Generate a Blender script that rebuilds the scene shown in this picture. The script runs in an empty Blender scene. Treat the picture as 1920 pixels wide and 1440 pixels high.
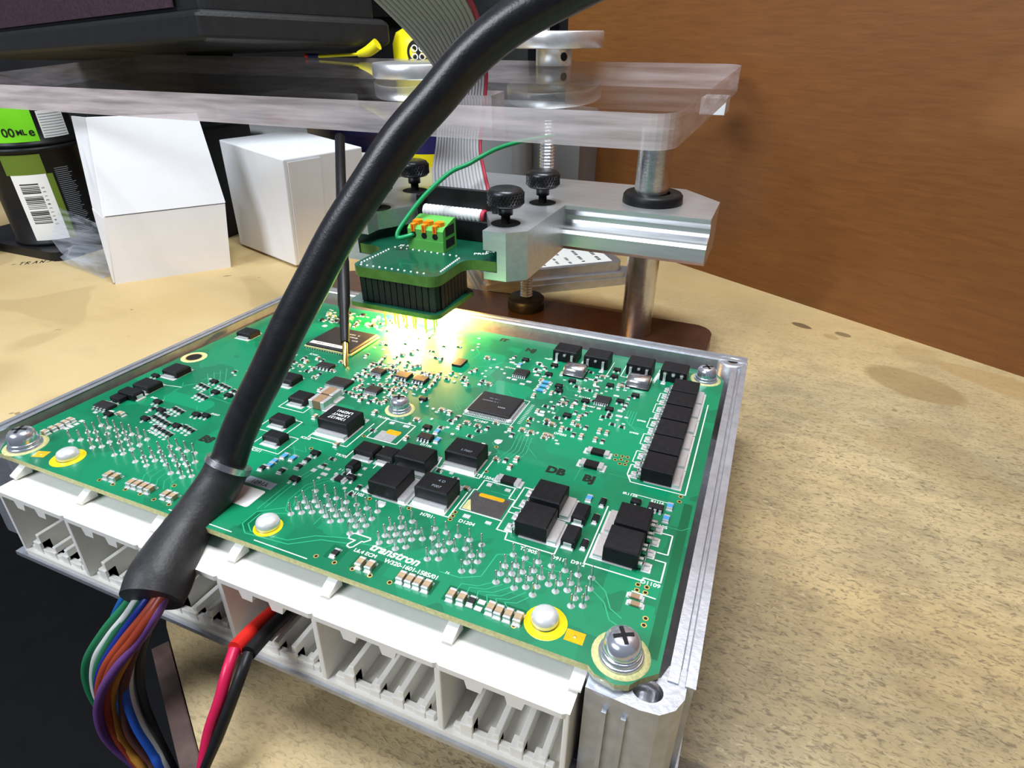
import bpy, bmesh, math, random
from mathutils import Vector, Matrix, Euler
random.seed(7)
S = 0.001                      # everything below is written in millimetres
scene = bpy.context.scene
col = scene.collection

# ------------------------------------------------------------------ camera
cam = bpy.data.cameras.new('camera'); camo = bpy.data.objects.new('camera', cam); col.objects.link(camo)
CR = ((0.920504, -0.197216, 0.337312), (0.390722, 0.471536, -0.790563), (-0.003143, 0.859511, 0.511108))
m = Matrix(CR).to_4x4(); m.translation = Vector((191.6, -67.214, 140.958)) * S
camo.matrix_world = m
cam.sensor_fit = 'HORIZONTAL'; cam.sensor_width = 36.0; cam.lens = 21.0
cam.clip_start = 0.004; cam.clip_end = 20
scene.camera = camo

# ------------------------------------------------------------------ world, lights, exposure
world = bpy.data.worlds.new('world'); scene.world = world; world.use_nodes = True
bg = world.node_tree.nodes['Background']; bg.inputs[0].default_value = (0.80, 0.86, 1.0, 1); bg.inputs[1].default_value = 0.16
def area_light(name, loc, target, size, size_y, power, color):
    l = bpy.data.lights.new(name, 'AREA'); l.shape = 'RECTANGLE'; l.size = size; l.size_y = size_y
    l.energy = power; l.color = color
    o = bpy.data.objects.new(name, l); col.objects.link(o); o.location = loc
    d = Vector(target) - Vector(loc); o.rotation_euler = d.to_track_quat('-Z', 'Y').to_euler()
    return o
area_light('workbench_lamp', (0.12, 0.13, 0.62), (0.12, 0.07, 0.0), 0.30, 0.14, 4.6, (0.93, 0.97, 1.0))
area_light('front_left_fill', (-0.35, -0.55, 0.75), (-0.1, 0.2, 0.0), 0.5, 0.3, 8.5, (0.86, 0.92, 1.0))  # unseen fill lamp, added front left to brighten the card box fronts
vs = scene.view_settings; vs.view_transform = 'Standard'; vs.look = 'None'; vs.gamma = 1.0; vs.use_curve_mapping = False
vs.exposure = 0.12
scene.cycles.use_denoising = True
scene.cycles.max_bounces = 7; scene.cycles.diffuse_bounces = 3; scene.cycles.glossy_bounces = 4; scene.cycles.transmission_bounces = 6; scene.cycles.caustics_refractive = False; scene.cycles.caustics_reflective = False
scene.cycles.sample_clamp_indirect = 6

# ------------------------------------------------------------------ materials
def mat(name, color, rough=0.5, metal=0.0, var=0.0, vscale=200.0, bump=0.0, bscale=600.0, emit=None, estr=0.0,
        trans=0.0, ior=1.45, coat=0.0, sss=0.0, spec=0.5, stretch=(1, 1, 1)):
    M = bpy.data.materials.new(name); M.use_nodes = True
    nt = M.node_tree; N = nt.nodes; L = nt.links; b = N['Principled BSDF']
    b.inputs['Base Color'].default_value = (*color, 1); b.inputs['Roughness'].default_value = rough
    b.inputs['Metallic'].default_value = metal; b.inputs['IOR'].default_value = ior
    b.inputs['Specular IOR Level'].default_value = spec
    b.inputs['Transmission Weight'].default_value = trans; b.inputs['Coat Weight'].default_value = coat
    if sss: b.inputs['Subsurface Weight'].default_value = sss; b.inputs['Subsurface Radius'].default_value = (0.003, 0.003, 0.002)
    if emit: b.inputs['Emission Color'].default_value = (*emit, 1); b.inputs['Emission Strength'].default_value = estr
    if var or bump:
        tc = N.new('ShaderNodeTexCoord'); mp = N.new('ShaderNodeMapping'); mp.inputs['Scale'].default_value = stretch
        L.new(tc.outputs['Object'], mp.inputs[0])
    if var:
        n = N.new('ShaderNodeTexNoise'); n.inputs['Scale'].default_value = vscale; n.inputs['Detail'].default_value = 5
        L.new(mp.outputs[0], n.inputs['Vector'])
        r = N.new('ShaderNodeValToRGB'); r.color_ramp.elements[0].position = 0.3; r.color_ramp.elements[1].position = 0.7
        r.color_ramp.elements[0].color = (*[max(0, c * (1 - var)) for c in color], 1)
        r.color_ramp.elements[1].color = (*[min(1, c * (1 + var)) for c in color], 1)
        L.new(n.outputs['Fac'], r.inputs[0]); L.new(r.outputs[0], b.inputs['Base Color'])
    if bump:
        n2 = N.new('ShaderNodeTexNoise'); n2.inputs['Scale'].default_value = bscale; n2.inputs['Detail'].default_value = 4
        L.new(mp.outputs[0], n2.inputs['Vector'])
        bp = N.new('ShaderNodeBump'); bp.inputs['Strength'].default_value = bump; bp.inputs['Distance'].default_value = 0.0004
        L.new(n2.outputs['Fac'], bp.inputs['Height']); L.new(bp.outputs[0], b.inputs['Normal'])
    return M

Mt = {}
Mt['solder'] = mat('solder', (0.86, 0.87, 0.88), 0.26, 0.45)
Mt['tin'] = mat('tinned_metal', (0.74, 0.75, 0.77), 0.30, 0.6, 0.08, 900)
Mt['steel'] = mat('steel', (0.66, 0.66, 0.68), 0.24, 1.0, 0.1, 300, 0.15, 900)
Mt['screw'] = mat('zinc_screw', (0.70, 0.73, 0.83), 0.20, 0.85)
Mt['alu'] = mat('machined_aluminium', (0.78, 0.79, 0.81), 0.33, 0.85, 0.06, 60, 0.1, 1500, stretch=(1, 8, 8))
Mt['cast'] = mat('cast_aluminium', (0.50, 0.52, 0.57), 0.40, 0.75, 0.12, 300, 0.16, 900)
Mt['black'] = mat('black_plastic', (0.010, 0.010, 0.011), 0.42, 0, 0.2, 500, spec=0.3)
Mt['epoxy'] = mat('black_epoxy', (0.010, 0.010, 0.012), 0.45, 0, 0.25, 700, 0.15, 2500, spec=0.25)
Mt['chip'] = mat('chip_plastic', (0.020, 0.019, 0.021), 0.45, 0, 0.2, 900, spec=0.3)
Mt['blackoxide'] = mat('black_oxide_steel', (0.035, 0.035, 0.038), 0.32, 0.7, 0.2, 700, 0.2, 1500)
Mt['rubber'] = mat('cable_rubber', (0.012, 0.012, 0.015), 0.33, 0, 0.3, 400, 0.12, 1800)
Mt['shrink'] = mat('heat_shrink', (0.020, 0.020, 0.022), 0.50, 0, 0.3, 300, 0.25, 900)
Mt['tan'] = mat('ceramic_tan', (0.42, 0.30, 0.18), 0.5, 0, 0.12, 900)
Mt['brownc'] = mat('ceramic_brown', (0.30, 0.19, 0.11), 0.42, 0, 0.1, 500)
Mt['blue'] = mat('blue_resistor', (0.08, 0.33, 0.72), 0.4)
Mt['white'] = mat('print_white', (0.85, 0.88, 0.85), 0.6)
Mt['ink'] = mat('black_ink', (0.004, 0.006, 0.005), 0.7)
Mt['label'] = mat('white_label', (0.88, 0.88, 0.88), 0.5)
Mt['greylabel'] = mat('grey_label', (0.26, 0.30, 0.36), 0.45)
Mt['gold'] = mat('gold_pad', (0.78, 0.55, 0.16), 0.35, 0.6)
Mt['orange'] = mat('flux_orange', (0.72, 0.40, 0.01), 0.25, 0.0, 0.12, 400, coat=0.5)
Mt['yellow'] = mat('flux_yellow', (0.80, 0.62, 0.01), 0.22, 0.0, 0.1, 400, coat=0.5)
Mt['fr4'] = mat('board_edge', (0.58, 0.56, 0.26), 0.6, 0, 0.2, 1200)
Mt['trace'] = mat('trace_green', (0.03, 0.36, 0.18), 0.3, coat=0.3)
Mt['pour'] = mat('pour_green', (0.002, 0.235, 0.105), 0.3, coat=0.3)
Mt['dkpour'] = mat('mask_dark', (0.0006, 0.115, 0.045), 0.3, coat=0.3)
Mt['hole'] = mat('hole_dark', (0.004, 0.004, 0.004), 0.8)
Mt['nylon'] = mat('white_nylon', (0.88, 0.855, 0.79), 0.42, 0, 0.03, 300, 0.05, 900, sss=0.15)
Mt['carton'] = mat('white_card', (0.82, 0.83, 0.87), 0.62, 0, 0.02, 80)
Mt['pcbgreen'] = mat('adapter_mask', (0.006, 0.085, 0.045), 0.25, 0, 0.15, 90, coat=0.4)
Mt['pcbedge'] = mat('adapter_edge', (0.10, 0.20, 0.04), 0.35, 0, 0.2, 250, trans=0.0)
Mt['hdr'] = mat('header_black', (0.012, 0.012, 0.012), 0.4)
Mt['tgreen'] = mat('terminal_green', (0.12, 0.47, 0.09), 0.38)
Mt['torange'] = mat('terminal_orange', (0.95, 0.28, 0.01), 0.35)
Mt['greenwire'] = mat('wire_green', (0.01, 0.32, 0.11), 0.35)
Mt['brass'] = mat('brass', (0.75, 0.55, 0.20), 0.25, 1.0)
Mt['ribbon'] = mat('ribbon_grey', (0.50, 0.49, 0.50), 0.5)
Mt['ribbonred'] = mat('ribbon_red', (0.45, 0.03, 0.06), 0.5)
Mt['baseplate'] = mat('brown_steel_plate', (0.16, 0.085, 0.06), 0.30, 0.65, 0.2, 80, 0.1, 500)
Mt['red'] = mat('red_insulation', (0.62, 0.02, 0.015), 0.35)
Mt['magenta'] = mat('pink_red_insulation', (0.55, 0.01, 0.07), 0.35)
Mt['navy'] = mat('navy_plastic', (0.012, 0.012, 0.09), 0.4)
Mt['lime'] = mat('lime_print', (0.22, 0.80, 0.02), 0.45)
Mt['olive'] = mat('olive_print', (0.13, 0.20, 0.02), 0.45)
Mt['yellowcan'] = mat('yellow_paint', (0.85, 0.75, 0.01), 0.35)
Mt['greybox'] = mat('grey_paint', (0.22, 0.225, 0.24), 0.4, 0, 0.08, 40)
Mt['device'] = mat('black_case_plastic', (0.010, 0.011, 0.012), 0.42, 0, 0.2, 150, 0.2, 900)
Mt['purple'] = mat('dusty_purple_panel', (0.045, 0.022, 0.035), 0.5, 0, 0.35, 500, 0.4, 1200)
Mt['amber'] = mat('amber_glass', (0.35, 0.25, 0.10), 0.05, trans=0.7)
Mt['edgewood'] = mat('edge_board_wood', (0.085, 0.05, 0.042), 0.7, 0, 0.35, 160, 0.5, 500, stretch=(1, 1, 6))
Mt['darkwall'] = mat('dark_paint', (0.02, 0.02, 0.024), 0.7, 0, 0.2, 20)
Mt['floor'] = mat('dark_floor', (0.006, 0.006, 0.008), 0.7, 0, 0.3, 30)
Mt['led'] = mat('led_emitter', (1.0, 0.8, 0.4), 0.4, emit=(1.0, 0.66, 0.22), estr=60.0)
Mt['goldpin'] = mat('gold_pin', (0.95, 0.72, 0.20), 0.25, 1.0)
Mt['silverlabel'] = mat('spare_unit_casting', (0.42, 0.43, 0.47), 0.35, 0.7, 0.1, 200)
Mt['cyanw'] = mat('sky_blue_insulation', (0.01, 0.26, 0.42), 0.4)
Mt['orangeprint'] = mat('orange_print', (0.75, 0.16, 0.02), 0.5)

def clear_sheet(name, tint, gloss_rough, haze, hazecol, bump=0.0):
    M = bpy.data.materials.new(name); M.use_nodes = True
    nt = M.node_tree; N = nt.nodes; L = nt.links; N.remove(N['Principled BSDF']); out = N['Material Output']
    t = N.new('ShaderNodeBsdfTransparent'); t.inputs[0].default_value = (*tint, 1)
    g = N.new('ShaderNodeBsdfGlossy'); g.inputs['Roughness'].default_value = gloss_rough
    fr = N.new('ShaderNodeFresnel'); ge = N.new('ShaderNodeNewGeometry')      # same reflectance from both sides of the thin sheet
    io = N.new('ShaderNodeMix'); io.data_type = 'FLOAT'; io.inputs[2].default_value = 1.49; io.inputs[3].default_value = 1/1.49
    L.new(ge.outputs['Backfacing'], io.inputs[0]); L.new(io.outputs[0], fr.inputs[0])
    d = N.new('ShaderNodeBsdfDiffuse'); d.inputs[0].default_value = (*hazecol, 1)
    h = N.new('ShaderNodeMixShader'); h.inputs[0].default_value = haze; L.new(t.outputs[0], h.inputs[1]); L.new(d.outputs[0], h.inputs[2])
    m1 = N.new('ShaderNodeMixShader'); L.new(fr.outputs[0], m1.inputs[0]); L.new(h.outputs[0], m1.inputs[1]); L.new(g.outputs[0], m1.inputs[2]); L.new(m1.outputs[0], out.inputs[0])
    if haze > .01 or bump:
        tc = N.new('ShaderNodeTexCoord'); mp = N.new('ShaderNodeMapping'); mp.inputs['Scale'].default_value = (.35, 1, 5); L.new(tc.outputs['Object'], mp.inputs[0])
        n = N.new('ShaderNodeTexNoise'); n.inputs['Scale'].default_value = 60; n.inputs['Detail'].default_value = 5; L.new(mp.outputs[0], n.inputs['Vector'])
        mr = N.new('ShaderNodeMapRange'); mr.inputs[1].default_value = .3; mr.inputs[2].default_value = .7; mr.inputs[3].default_value = max(0, haze-.22); mr.inputs[4].default_value = min(1, haze+.22)
        L.new(n.outputs['Fac'], mr.inputs[0])
        if haze > .01: L.new(mr.outputs[0], h.inputs[0])
        if bump:
            bp = N.new('ShaderNodeBump'); bp.inputs['Strength'].default_value = bump; bp.inputs['Distance'].default_value = .0006; L.new(n.outputs['Fac'], bp.inputs['Height']); L.new(bp.outputs[0], g.inputs['Normal'])
    return M
Mt['acryl'] = clear_sheet('clear_acrylic', (.97, .985, .985), .02, .0, (.8, .8, .8))
Mt['acryledge'] = clear_sheet('lit_acrylic_edge', (.96, .92, .93), .12, .55, (.86, .76, .78), .3)  # pinkish diffuse haze stands in for lamplight caught inside the edges
Mt['bag'] = clear_sheet('clear_film', (.93, .95, 1.0), .08, .10, (.8, .85, .95), .8)

def board_material():
    M = bpy.data.materials.new('solder_mask_green'); M.use_nodes = True
    nt = M.node_tree; N = nt.nodes; L = nt.links; b = N['Principled BSDF']
    tc = N.new('ShaderNodeTexCoord')
    v = N.new('ShaderNodeTexVoronoi'); v.inputs['Scale'].default_value = 70; v.distance = 'MANHATTAN'
    n = N.new('ShaderNodeTexNoise'); n.inputs['Scale'].default_value = 55; n.inputs['Detail'].default_value = 3
    L.new(tc.outputs['Object'], v.inputs['Vector']); L.new(tc.outputs['Object'], n.inputs['Vector'])
    r = N.new('ShaderNodeValToRGB')
    r.color_ramp.elements[0].color = (0.0008, 0.150, 0.066, 1); r.color_ramp.elements[1].color = (0.0015, 0.205, 0.090, 1)
    r.color_ramp.elements[0].position = 0.42; r.color_ramp.elements[1].position = 0.55
    mx = N.new('ShaderNodeMix'); mx.data_type = 'FLOAT'; mx.inputs[0].default_value = 0.45
    L.new(n.outputs['Fac'], mx.inputs[2]); L.new(v.outputs['Color'], mx.inputs[3]); L.new(mx.outputs[0], r.inputs[0])
    L.new(r.outputs[0], b.inputs['Base Color'])
    b.inputs['Roughness'].default_value = 0.36; b.inputs['Coat Weight'].default_value = 0.22; b.inputs['Coat Roughness'].default_value = 0.12
    return M
Mt['mask'] = board_material()

def bench_material():
    M = bpy.data.materials.new('stained_hardboard'); M.use_nodes = True
    nt = M.node_tree; N = nt.nodes; L = nt.links; b = N['Principled BSDF']
    tc = N.new('ShaderNodeTexCoord')
    def noise(scale, detail, rough=0.5, vec=None, dist=0.0):
        n = N.new('ShaderNodeTexNoise'); n.inputs['Scale'].default_value = scale; n.inputs['Detail'].default_value = detail
        n.inputs['Roughness'].default_value = rough; n.inputs['Distortion'].default_value = dist
        L.new(vec or tc.outputs['Object'], n.inputs['Vector']); return n.outputs['Fac']
    def ramp(src, p0, p1, c0=(0, 0, 0), c1=(1, 1, 1)):
        r = N.new('ShaderNodeValToRGB'); r.color_ramp.elements[0].position = p0; r.color_ramp.elements[1].position = p1
        r.color_ramp.elements[0].color = (*c0, 1); r.color_ramp.elements[1].color = (*c1, 1); L.new(src, r.inputs[0]); return r.outputs[0]
    def mul(a, bb):
        x = N.new('ShaderNodeMath'); x.operation = 'MULTIPLY'; L.new(a, x.inputs[0])
        if isinstance(bb, float): x.inputs[1].default_value = bb
        else: L.new(bb, x.inputs[1])
        return x.outputs[0]
    def mix(fac, a, bb, clampc=True):
        x = N.new('ShaderNodeMix'); x.data_type = 'RGBA'; L.new(fac, x.inputs[0])
        for i, q in ((6, a), (7, bb)):
            if isinstance(q, tuple): x.inputs[i].default_value = (*q, 1)
            else: L.new(q, x.inputs[i])
        return x.outputs[2]
    base = ramp(noise(9, 3), 0.3, 0.7, (0.52, 0.36, 0.155), (0.61, 0.465, 0.24))
    # the worn, soiled half of the bench lies right of the unit
    sep = N.new('ShaderNodeSeparateXYZ'); L.new(tc.outputs['Object'], sep.inputs[0])
    wear = N.new('ShaderNodeMapRange'); wear.inputs[1].default_value = -0.02; wear.inputs[2].default_value = 0.16; L.new(sep.outputs[0], wear.inputs[0])
    wy = N.new('ShaderNodeMapRange'); wy.inputs[1].default_value = 0.33; wy.inputs[2].default_value = 0.16; L.new(sep.outputs[1], wy.inputs[0])
    wr = mul(wear.outputs[0], wy.outputs[0])
    mp = N.new('ShaderNodeMapping'); mp.inputs['Scale'].default_value = (1, 2.4, 1); mp.inputs['Rotation'].default_value = (0, 0, math.radians(30)); L.new(tc.outputs['Object'], mp.inputs[0])
    fleck = ramp(noise(420, 3, 0.6, mp.outputs[0], 1.2), 0.50, 0.66)
    dirt = ramp(noise(17, 4, 0.6), 0.40, 0.72)
    grime = ramp(noise(8, 3, 0.5), 0.30, 0.62)
    c = mix(mul(mul(grime, wr), 0.62), base, (0.37, 0.315, 0.195))
    c = mix(mul(mul(dirt, wr), 0.62), c, (0.22, 0.175, 0.105))
    dirt2 = ramp(noise(48, 5, 0.65, mp.outputs[0]), 0.45, 0.66)
    c = mix(mul(mul(dirt2, wr), 0.40), c, (0.16, 0.12, 0.07))
    c = mix(mul(mul(fleck, wr), 0.72), c, (0.11, 0.085, 0.05))
    pale = ramp(noise(380, 3, 0.6, mp.outputs[0], 0.8), 0.60, 0.72)
    c = mix(mul(mul(pale, wr), 0.5), c, (0.60, 0.50, 0.30))
    for ex, ey, rx, ry, ang, ec, ef in ((0.272, 0.225, 0.023, 0.0135, -.5, (0.26, 0.165, 0.06), .62), (0.310, 0.240, 0.030, 0.010, -.5, (0.36, 0.22, 0.08), .5), (0.2235, 0.273, 0.0058, 0.0030, -.4, (0.09, 0.055, 0.02), .85), (0.245, 0.270, 0.0042, 0.0026, -.4, (0.12, 0.08, 0.03), .8), (0.238, 0.265, 0.0045, 0.003, -.4, (0.34, 0.22, 0.09), .7), (0.202, 0.012, 0.010, 0.006, .2, (0.06, 0.05, 0.035), .7)):
        em_ = N.new('ShaderNodeMapping'); em_.vector_type = 'TEXTURE'; em_.inputs['Location'].default_value = (ex, ey, 0); em_.inputs['Rotation'].default_value = (0, 0, ang); em_.inputs['Scale'].default_value = (rx, ry, 1)
        ns = N.new('ShaderNodeTexNoise'); ns.inputs['Scale'].default_value = 40; L.new(tc.outputs['Object'], ns.inputs['Vector'])
        ds = N.new('ShaderNodeVectorMath'); ds.operation = 'MULTIPLY_ADD'; ds.inputs[1].default_value = (.006, .006, 0); L.new(ns.outputs['Color'], ds.inputs[0]); L.new(tc.outputs['Object'], ds.inputs[2])
        L.new(ds.outputs[0], em_.inputs[0]); sx_ = N.new('ShaderNodeSeparateXYZ'); L.new(em_.outputs[0], sx_.inputs[0]); cx2 = N.new('ShaderNodeCombineXYZ'); L.new(sx_.outputs[0], cx2.inputs[0]); L.new(sx_.outputs[1], cx2.inputs[1])
        ln = N.new('ShaderNodeVectorMath'); ln.operation = 'LENGTH'; L.new(cx2.outputs[0], ln.inputs[0])
        c = mix(mul(ramp(ln.outputs['Value'], .85, 1.08, (1, 1, 1), (0, 0, 0)), ef), c, ec)
    stain = ramp(noise(13, 1, 0.4, None, 0.4), 0.60, 0.625)
    c = mix(mul(stain, 0.28), c, (0.30, 0.20, 0.08))
    spot = ramp(noise(95, 2, 0.5), 0.73, 0.76)
    c = mix(mul(spot, 0.6), c, (0.10, 0.07, 0.03))
    faint = ramp(noise(30, 3, 0.5, mp.outputs[0]), 0.55, 0.75)
    c = mix(mul(faint, 0.25), c, (0.38, 0.27, 0.13))
    L.new(c, b.inputs['Base Color']); b.inputs['Roughness'].default_value = 0.55
    bp = N.new('ShaderNodeBump'); bp.inputs['Strength'].default_value = 0.35; bp.inputs['Distance'].default_value = 0.0004
    L.new(noise(420, 3, 0.6, mp.outputs[0], 1.2), bp.inputs['Height']); L.new(bp.outputs[0], b.inputs['Normal'])
    return M
Mt['bench'] = bench_material()

def plywood_material():
    M = bpy.data.materials.new('varnished_plywood'); M.use_nodes = True
    nt = M.node_tree; N = nt.nodes; L = nt.links; b = N['Principled BSDF']
    tc = N.new('ShaderNodeTexCoord'); mp = N.new('ShaderNodeMapping'); mp.inputs['Scale'].default_value = (14.0, 14.0, 120.0)
    mp.inputs['Rotation'].default_value = (0, 0, 0); L.new(tc.outputs['Object'], mp.inputs[0])
    n = N.new('ShaderNodeTexNoise'); n.inputs['Scale'].default_value = 4; n.inputs['Detail'].default_value = 7; n.inputs['Roughness'].default_value = 0.6; n.inputs['Distortion'].default_value = 0.6
    L.new(mp.outputs[0], n.inputs['Vector'])
    r = N.new('ShaderNodeValToRGB'); e = r.color_ramp.elements
    e[0].position = 0.25; e[0].color = (0.145, 0.052, 0.013, 1); e[1].position = 0.75; e[1].color = (0.200, 0.078, 0.020, 1)
    L.new(n.outputs['Fac'], r.inputs[0])
    n2 = N.new('ShaderNodeTexNoise'); n2.inputs['Scale'].default_value = 14; n2.inputs['Detail'].default_value = 2; L.new(tc.outputs['Object'], n2.inputs['Vector'])
    r2 = N.new('ShaderNodeValToRGB'); r2.color_ramp.elements[0].position = 0.64; r2.color_ramp.elements[1].position = 0.80
    L.new(n2.outputs['Fac'], r2.inputs[0])
    mx = N.new('ShaderNodeMix'); mx.data_type = 'RGBA'; mx.inputs[7].default_value = (0.34, 0.15, 0.05, 1)
    ml = N.new('ShaderNodeMath'); ml.operation = 'MULTIPLY'; ml.inputs[1].default_value = 0.5; L.new(r2.outputs[0], ml.inputs[0])
    L.new(ml.outputs[0], mx.inputs[0]); L.new(r.outputs[0], mx.inputs[6]); L.new(mx.outputs[2], b.inputs['Base Color'])
    b.inputs['Roughness'].default_value = 0.38
    bp = N.new('ShaderNodeBump'); bp.inputs['Strength'].default_value = 0.12; bp.inputs['Distance'].default_value = 0.0005; L.new(n.outputs['Fac'], bp.inputs['Height']); L.new(bp.outputs[0], b.inputs['Normal'])
    return M
Mt['plywood'] = plywood_material()

# ------------------------------------------------------------------ mesh helpers
class MB:
    def __init__(s): s.v = []; s.f = []; s.m = []; s.mats = []; s.sm = []
    def mi(s, k):
        if k not in s.mats: s.mats.append(k)
        return s.mats.index(k)
    def add(s, vs, fs, k, smooth=False):
        o = len(s.v); s.v += [tuple(p) for p in vs]; i = s.mi(k)
        for f in fs: s.f.append([o + q for q in f]); s.m.append(i); s.sm.append(smooth)
    def box(s, x0, y0, z0, x1, y1, z1, k):
        s.add([(x0,y0,z0),(x1,y0,z0),(x1,y1,z0),(x0,y1,z0),(x0,y0,z1),(x1,y0,z1),(x1,y1,z1),(x0,y1,z1)],
              [(0,3,2,1),(4,5,6,7),(0,1,5,4),(1,2,6,5),(2,3,7,6),(3,0,4,7)], k)
    def cbox(s, x0, y0, z0, x1, y1, z1, k, c=0.3, t=None):
        """box with a chamfered top edge"""
        t = c if t is None else t
        a = [(x0,y0,z0),(x1,y0,z0),(x1,y1,z0),(x0,y1,z0)]; b = [(x0,y0,z1-t),(x1,y0,z1-t),(x1,y1,z1-t),(x0,y1,z1-t)]
        d = [(x0+c,y0+c,z1),(x1-c,y0+c,z1),(x1-c,y1-c,z1),(x0+c,y1-c,z1)]
        fs = [(3,2,1,0),(8,9,10,11)]
        for i in range(4):
            j = (i+1) % 4; fs += [(i,j,4+j,4+i),(4+i,4+j,8+j,8+i)]
        s.add(a+b+d, fs, k)
    def prism(s, poly, z0, z1, k, kside=None, zf=None):
        n = len(poly); g = zf or (lambda x, y, z: z)
        vs = [(x, y, g(x, y, z0)) for x, y in poly] + [(x, y, g(x, y, z1)) for x, y in poly]
        s.add(vs, [tuple(range(n-1, -1, -1)), tuple(range(n, 2*n))], k)
        s.add(vs, [(i, (i+1) % n, n+(i+1) % n, n+i) for i in range(n)], kside or k)
    def lathe(s, prof, k, seg=24, c=(0,0,0), axis='z', smooth=True, cap=True):
        vs = []; fs = []
        for r, h in prof:
            for i in range(seg):
                a = 2*math.pi*i/seg; x, y = r*math.cos(a), r*math.sin(a)
                p = {'z': (x, y, h), 'x': (h, x, y), 'y': (y, h, x)}[axis]
                vs.append((c[0]+p[0], c[1]+p[1], c[2]+p[2]))
        for j in range(len(prof)-1):
            for i in range(seg):
                q = (i+1) % seg; fs.append((j*seg+i, j*seg+q, (j+1)*seg+q, (j+1)*seg+i))
        s.add(vs, fs, k, smooth)
        if cap:
            s.add(vs, [tuple(range(seg-1, -1, -1)), tuple(range((len(prof)-1)*seg, len(prof)*seg))], k)
    def tube(s, path, r, k, seg=10, smooth=True, radii=None, res=6):
        pts = spline(path, res) if res > 1 else [Vector(p) for p in path]
        n = len(pts)
        if radii: rr = [x for (x,) in [tuple(q) for q in spline1(radii, res)]] if res > 1 else radii
        else: rr = [r]*n
        t0 = (pts[1]-pts[0]).normalized(); up = Vector((0,0,1)) if abs(t0.z) < 0.9 else Vector((1,0,0))
        nrm = t0.cross(up).normalized(); vs = []; fs = []
        for i, p in enumerate(pts):
            t = (pts[min(i+1,n-1)]-pts[max(i-1,0)]).normalized()
            nrm = (nrm - t*nrm.dot(t)).normalized(); b = t.cross(nrm)
            for j in range(seg):
                a = 2*math.pi*j/seg; q = p + (nrm*math.cos(a)+b*math.sin(a))*rr[min(i,len(rr)-1)]; vs.append(tuple(q))
        for i in range(n-1):
            for j in range(seg):
                q = (j+1) % seg; fs.append((i*seg+j, i*seg+q, (i+1)*seg+q, (i+1)*seg+j))
        s.add(vs, fs, k, smooth); s.add(vs, [tuple(range(seg-1,-1,-1)), tuple(range((n-1)*seg, n*seg))], k)
    def xform(s, M, start=0):
        s.v[start:] = [tuple(M @ Vector(p)) for p in s.v[start:]]
    def mesh(s, name):
        me = bpy.data.meshes.new(name); me.from_pydata([(x*S, y*S, z*S) for x, y, z in s.v], [], s.f)
        for k in s.mats: me.materials.append(Mt[k])
        me.polygons.foreach_set('material_index', s.m); me.polygons.foreach_set('use_smooth', s.sm)
        me.update(); return me
    def obj(s, name, parent=None, loc=None, rz=0.0, bevel=0.0):
        o = bpy.data.objects.new(name, s.mesh(name)); col.objects.link(o)
        if parent: o.parent = parent
        if loc: o.location = [q*S for q in loc]
        if rz: o.rotation_euler.z = rz
        if bevel:
            md = o.modifiers.new('edges', 'BEVEL'); md.width = bevel*S; md.segments = 2; md.limit_method = 'ANGLE'; md.angle_limit = 0.6
        return o

def spline(P, res=6):
    P = [Vector(p) for p in P]; out = []
    for i in range(len(P)-1):
        p0 = P[i-1] if i else P[0]*2-P[1]; p1, p2 = P[i], P[i+1]; p3 = P[i+2] if i+2 < len(P) else P[-1]*2-P[-2]
        for k in range(res):
            t = k/res; out.append(0.5*((2*p1)+(p2-p0)*t+(2*p0-5*p1+4*p2-p3)*t*t+(3*p1-p0-3*p2+p3)*t**3))
    out.append(P[-1]); return out
def spline1(R, res): return [(v.x,) for v in spline([(r, 0, 0) for r in R], res)]
def place(mesh, name, parent, x, y, z=0, rz=0):
    o = bpy.data.objects.new(name, mesh); col.objects.link(o); o.parent = parent
    o.location = (x*S, y*S, z*S); o.rotation_euler.z = rz; return o
def tag(o, label, cat, group=None, kind=None):
    o['label'] = label; o['category'] = cat
    if group: o['group'] = group
    if kind: o['kind'] = kind
    return o
def struct(o): o['kind'] = 'structure'; return o
def empty(name, loc=(0,0,0), rz=0):
    o = bpy.data.objects.new(name, None); col.objects.link(o); o.empty_display_size = 0.02
    o.location = [q*S for q in loc]; o.rotation_euler.z = rz; return o
def text_mesh(txt, size, k, bold=0.0, shear=0.0, spacing=1.0, align='CENTER'):
    c = bpy.data.curves.new('lettering', 'FONT'); c.body = txt; c.size = size*S; c.offset = bold*S; c.shear = shear
    c.space_character = spacing; c.align_x = align; c.align_y = 'CENTER'; c.resolution_u = 3
    o = bpy.data.objects.new('lettering', c); col.objects.link(o)
    dg = bpy.context.evaluated_depsgraph_get(); me = bpy.data.meshes.new_from_object(o.evaluated_get(dg))
    bpy.data.objects.remove(o); bpy.data.curves.remove(c)
    me.materials.clear(); me.materials.append(Mt[k]); return me
def lettering(parent, txt, x, y, z, size, k='white', rz=0.0, bold=0.0, shear=0.0, spacing=1.0, rot=None, name='lettering'):
    o = place(text_mesh(txt, size, k, bold, shear, spacing), name, parent, x, y, z, rz)
    if rot: o.rotation_euler = rot
    return o
def rot_rect(cx, cy, w, d, a):
    ca, sa = math.cos(a), math.sin(a)
    return [(cx+ca*x-sa*y, cy+sa*x+ca*y) for x, y in ((-w/2,-d/2),(w/2,-d/2),(w/2,d/2),(-w/2,d/2))]
def rrect(x0, y0, x1, y1, r, seg=5):
    out = []
    for cx, cy, a0 in ((x1-r,y0+r,-90),(x1-r,y1-r,0),(x0+r,y1-r,90),(x0+r,y0+r,180)):
        for i in range(seg+1):
            a = math.radians(a0+90*i/seg); out.append((cx+r*math.cos(a), cy+r*math.sin(a)))
    return out

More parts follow.
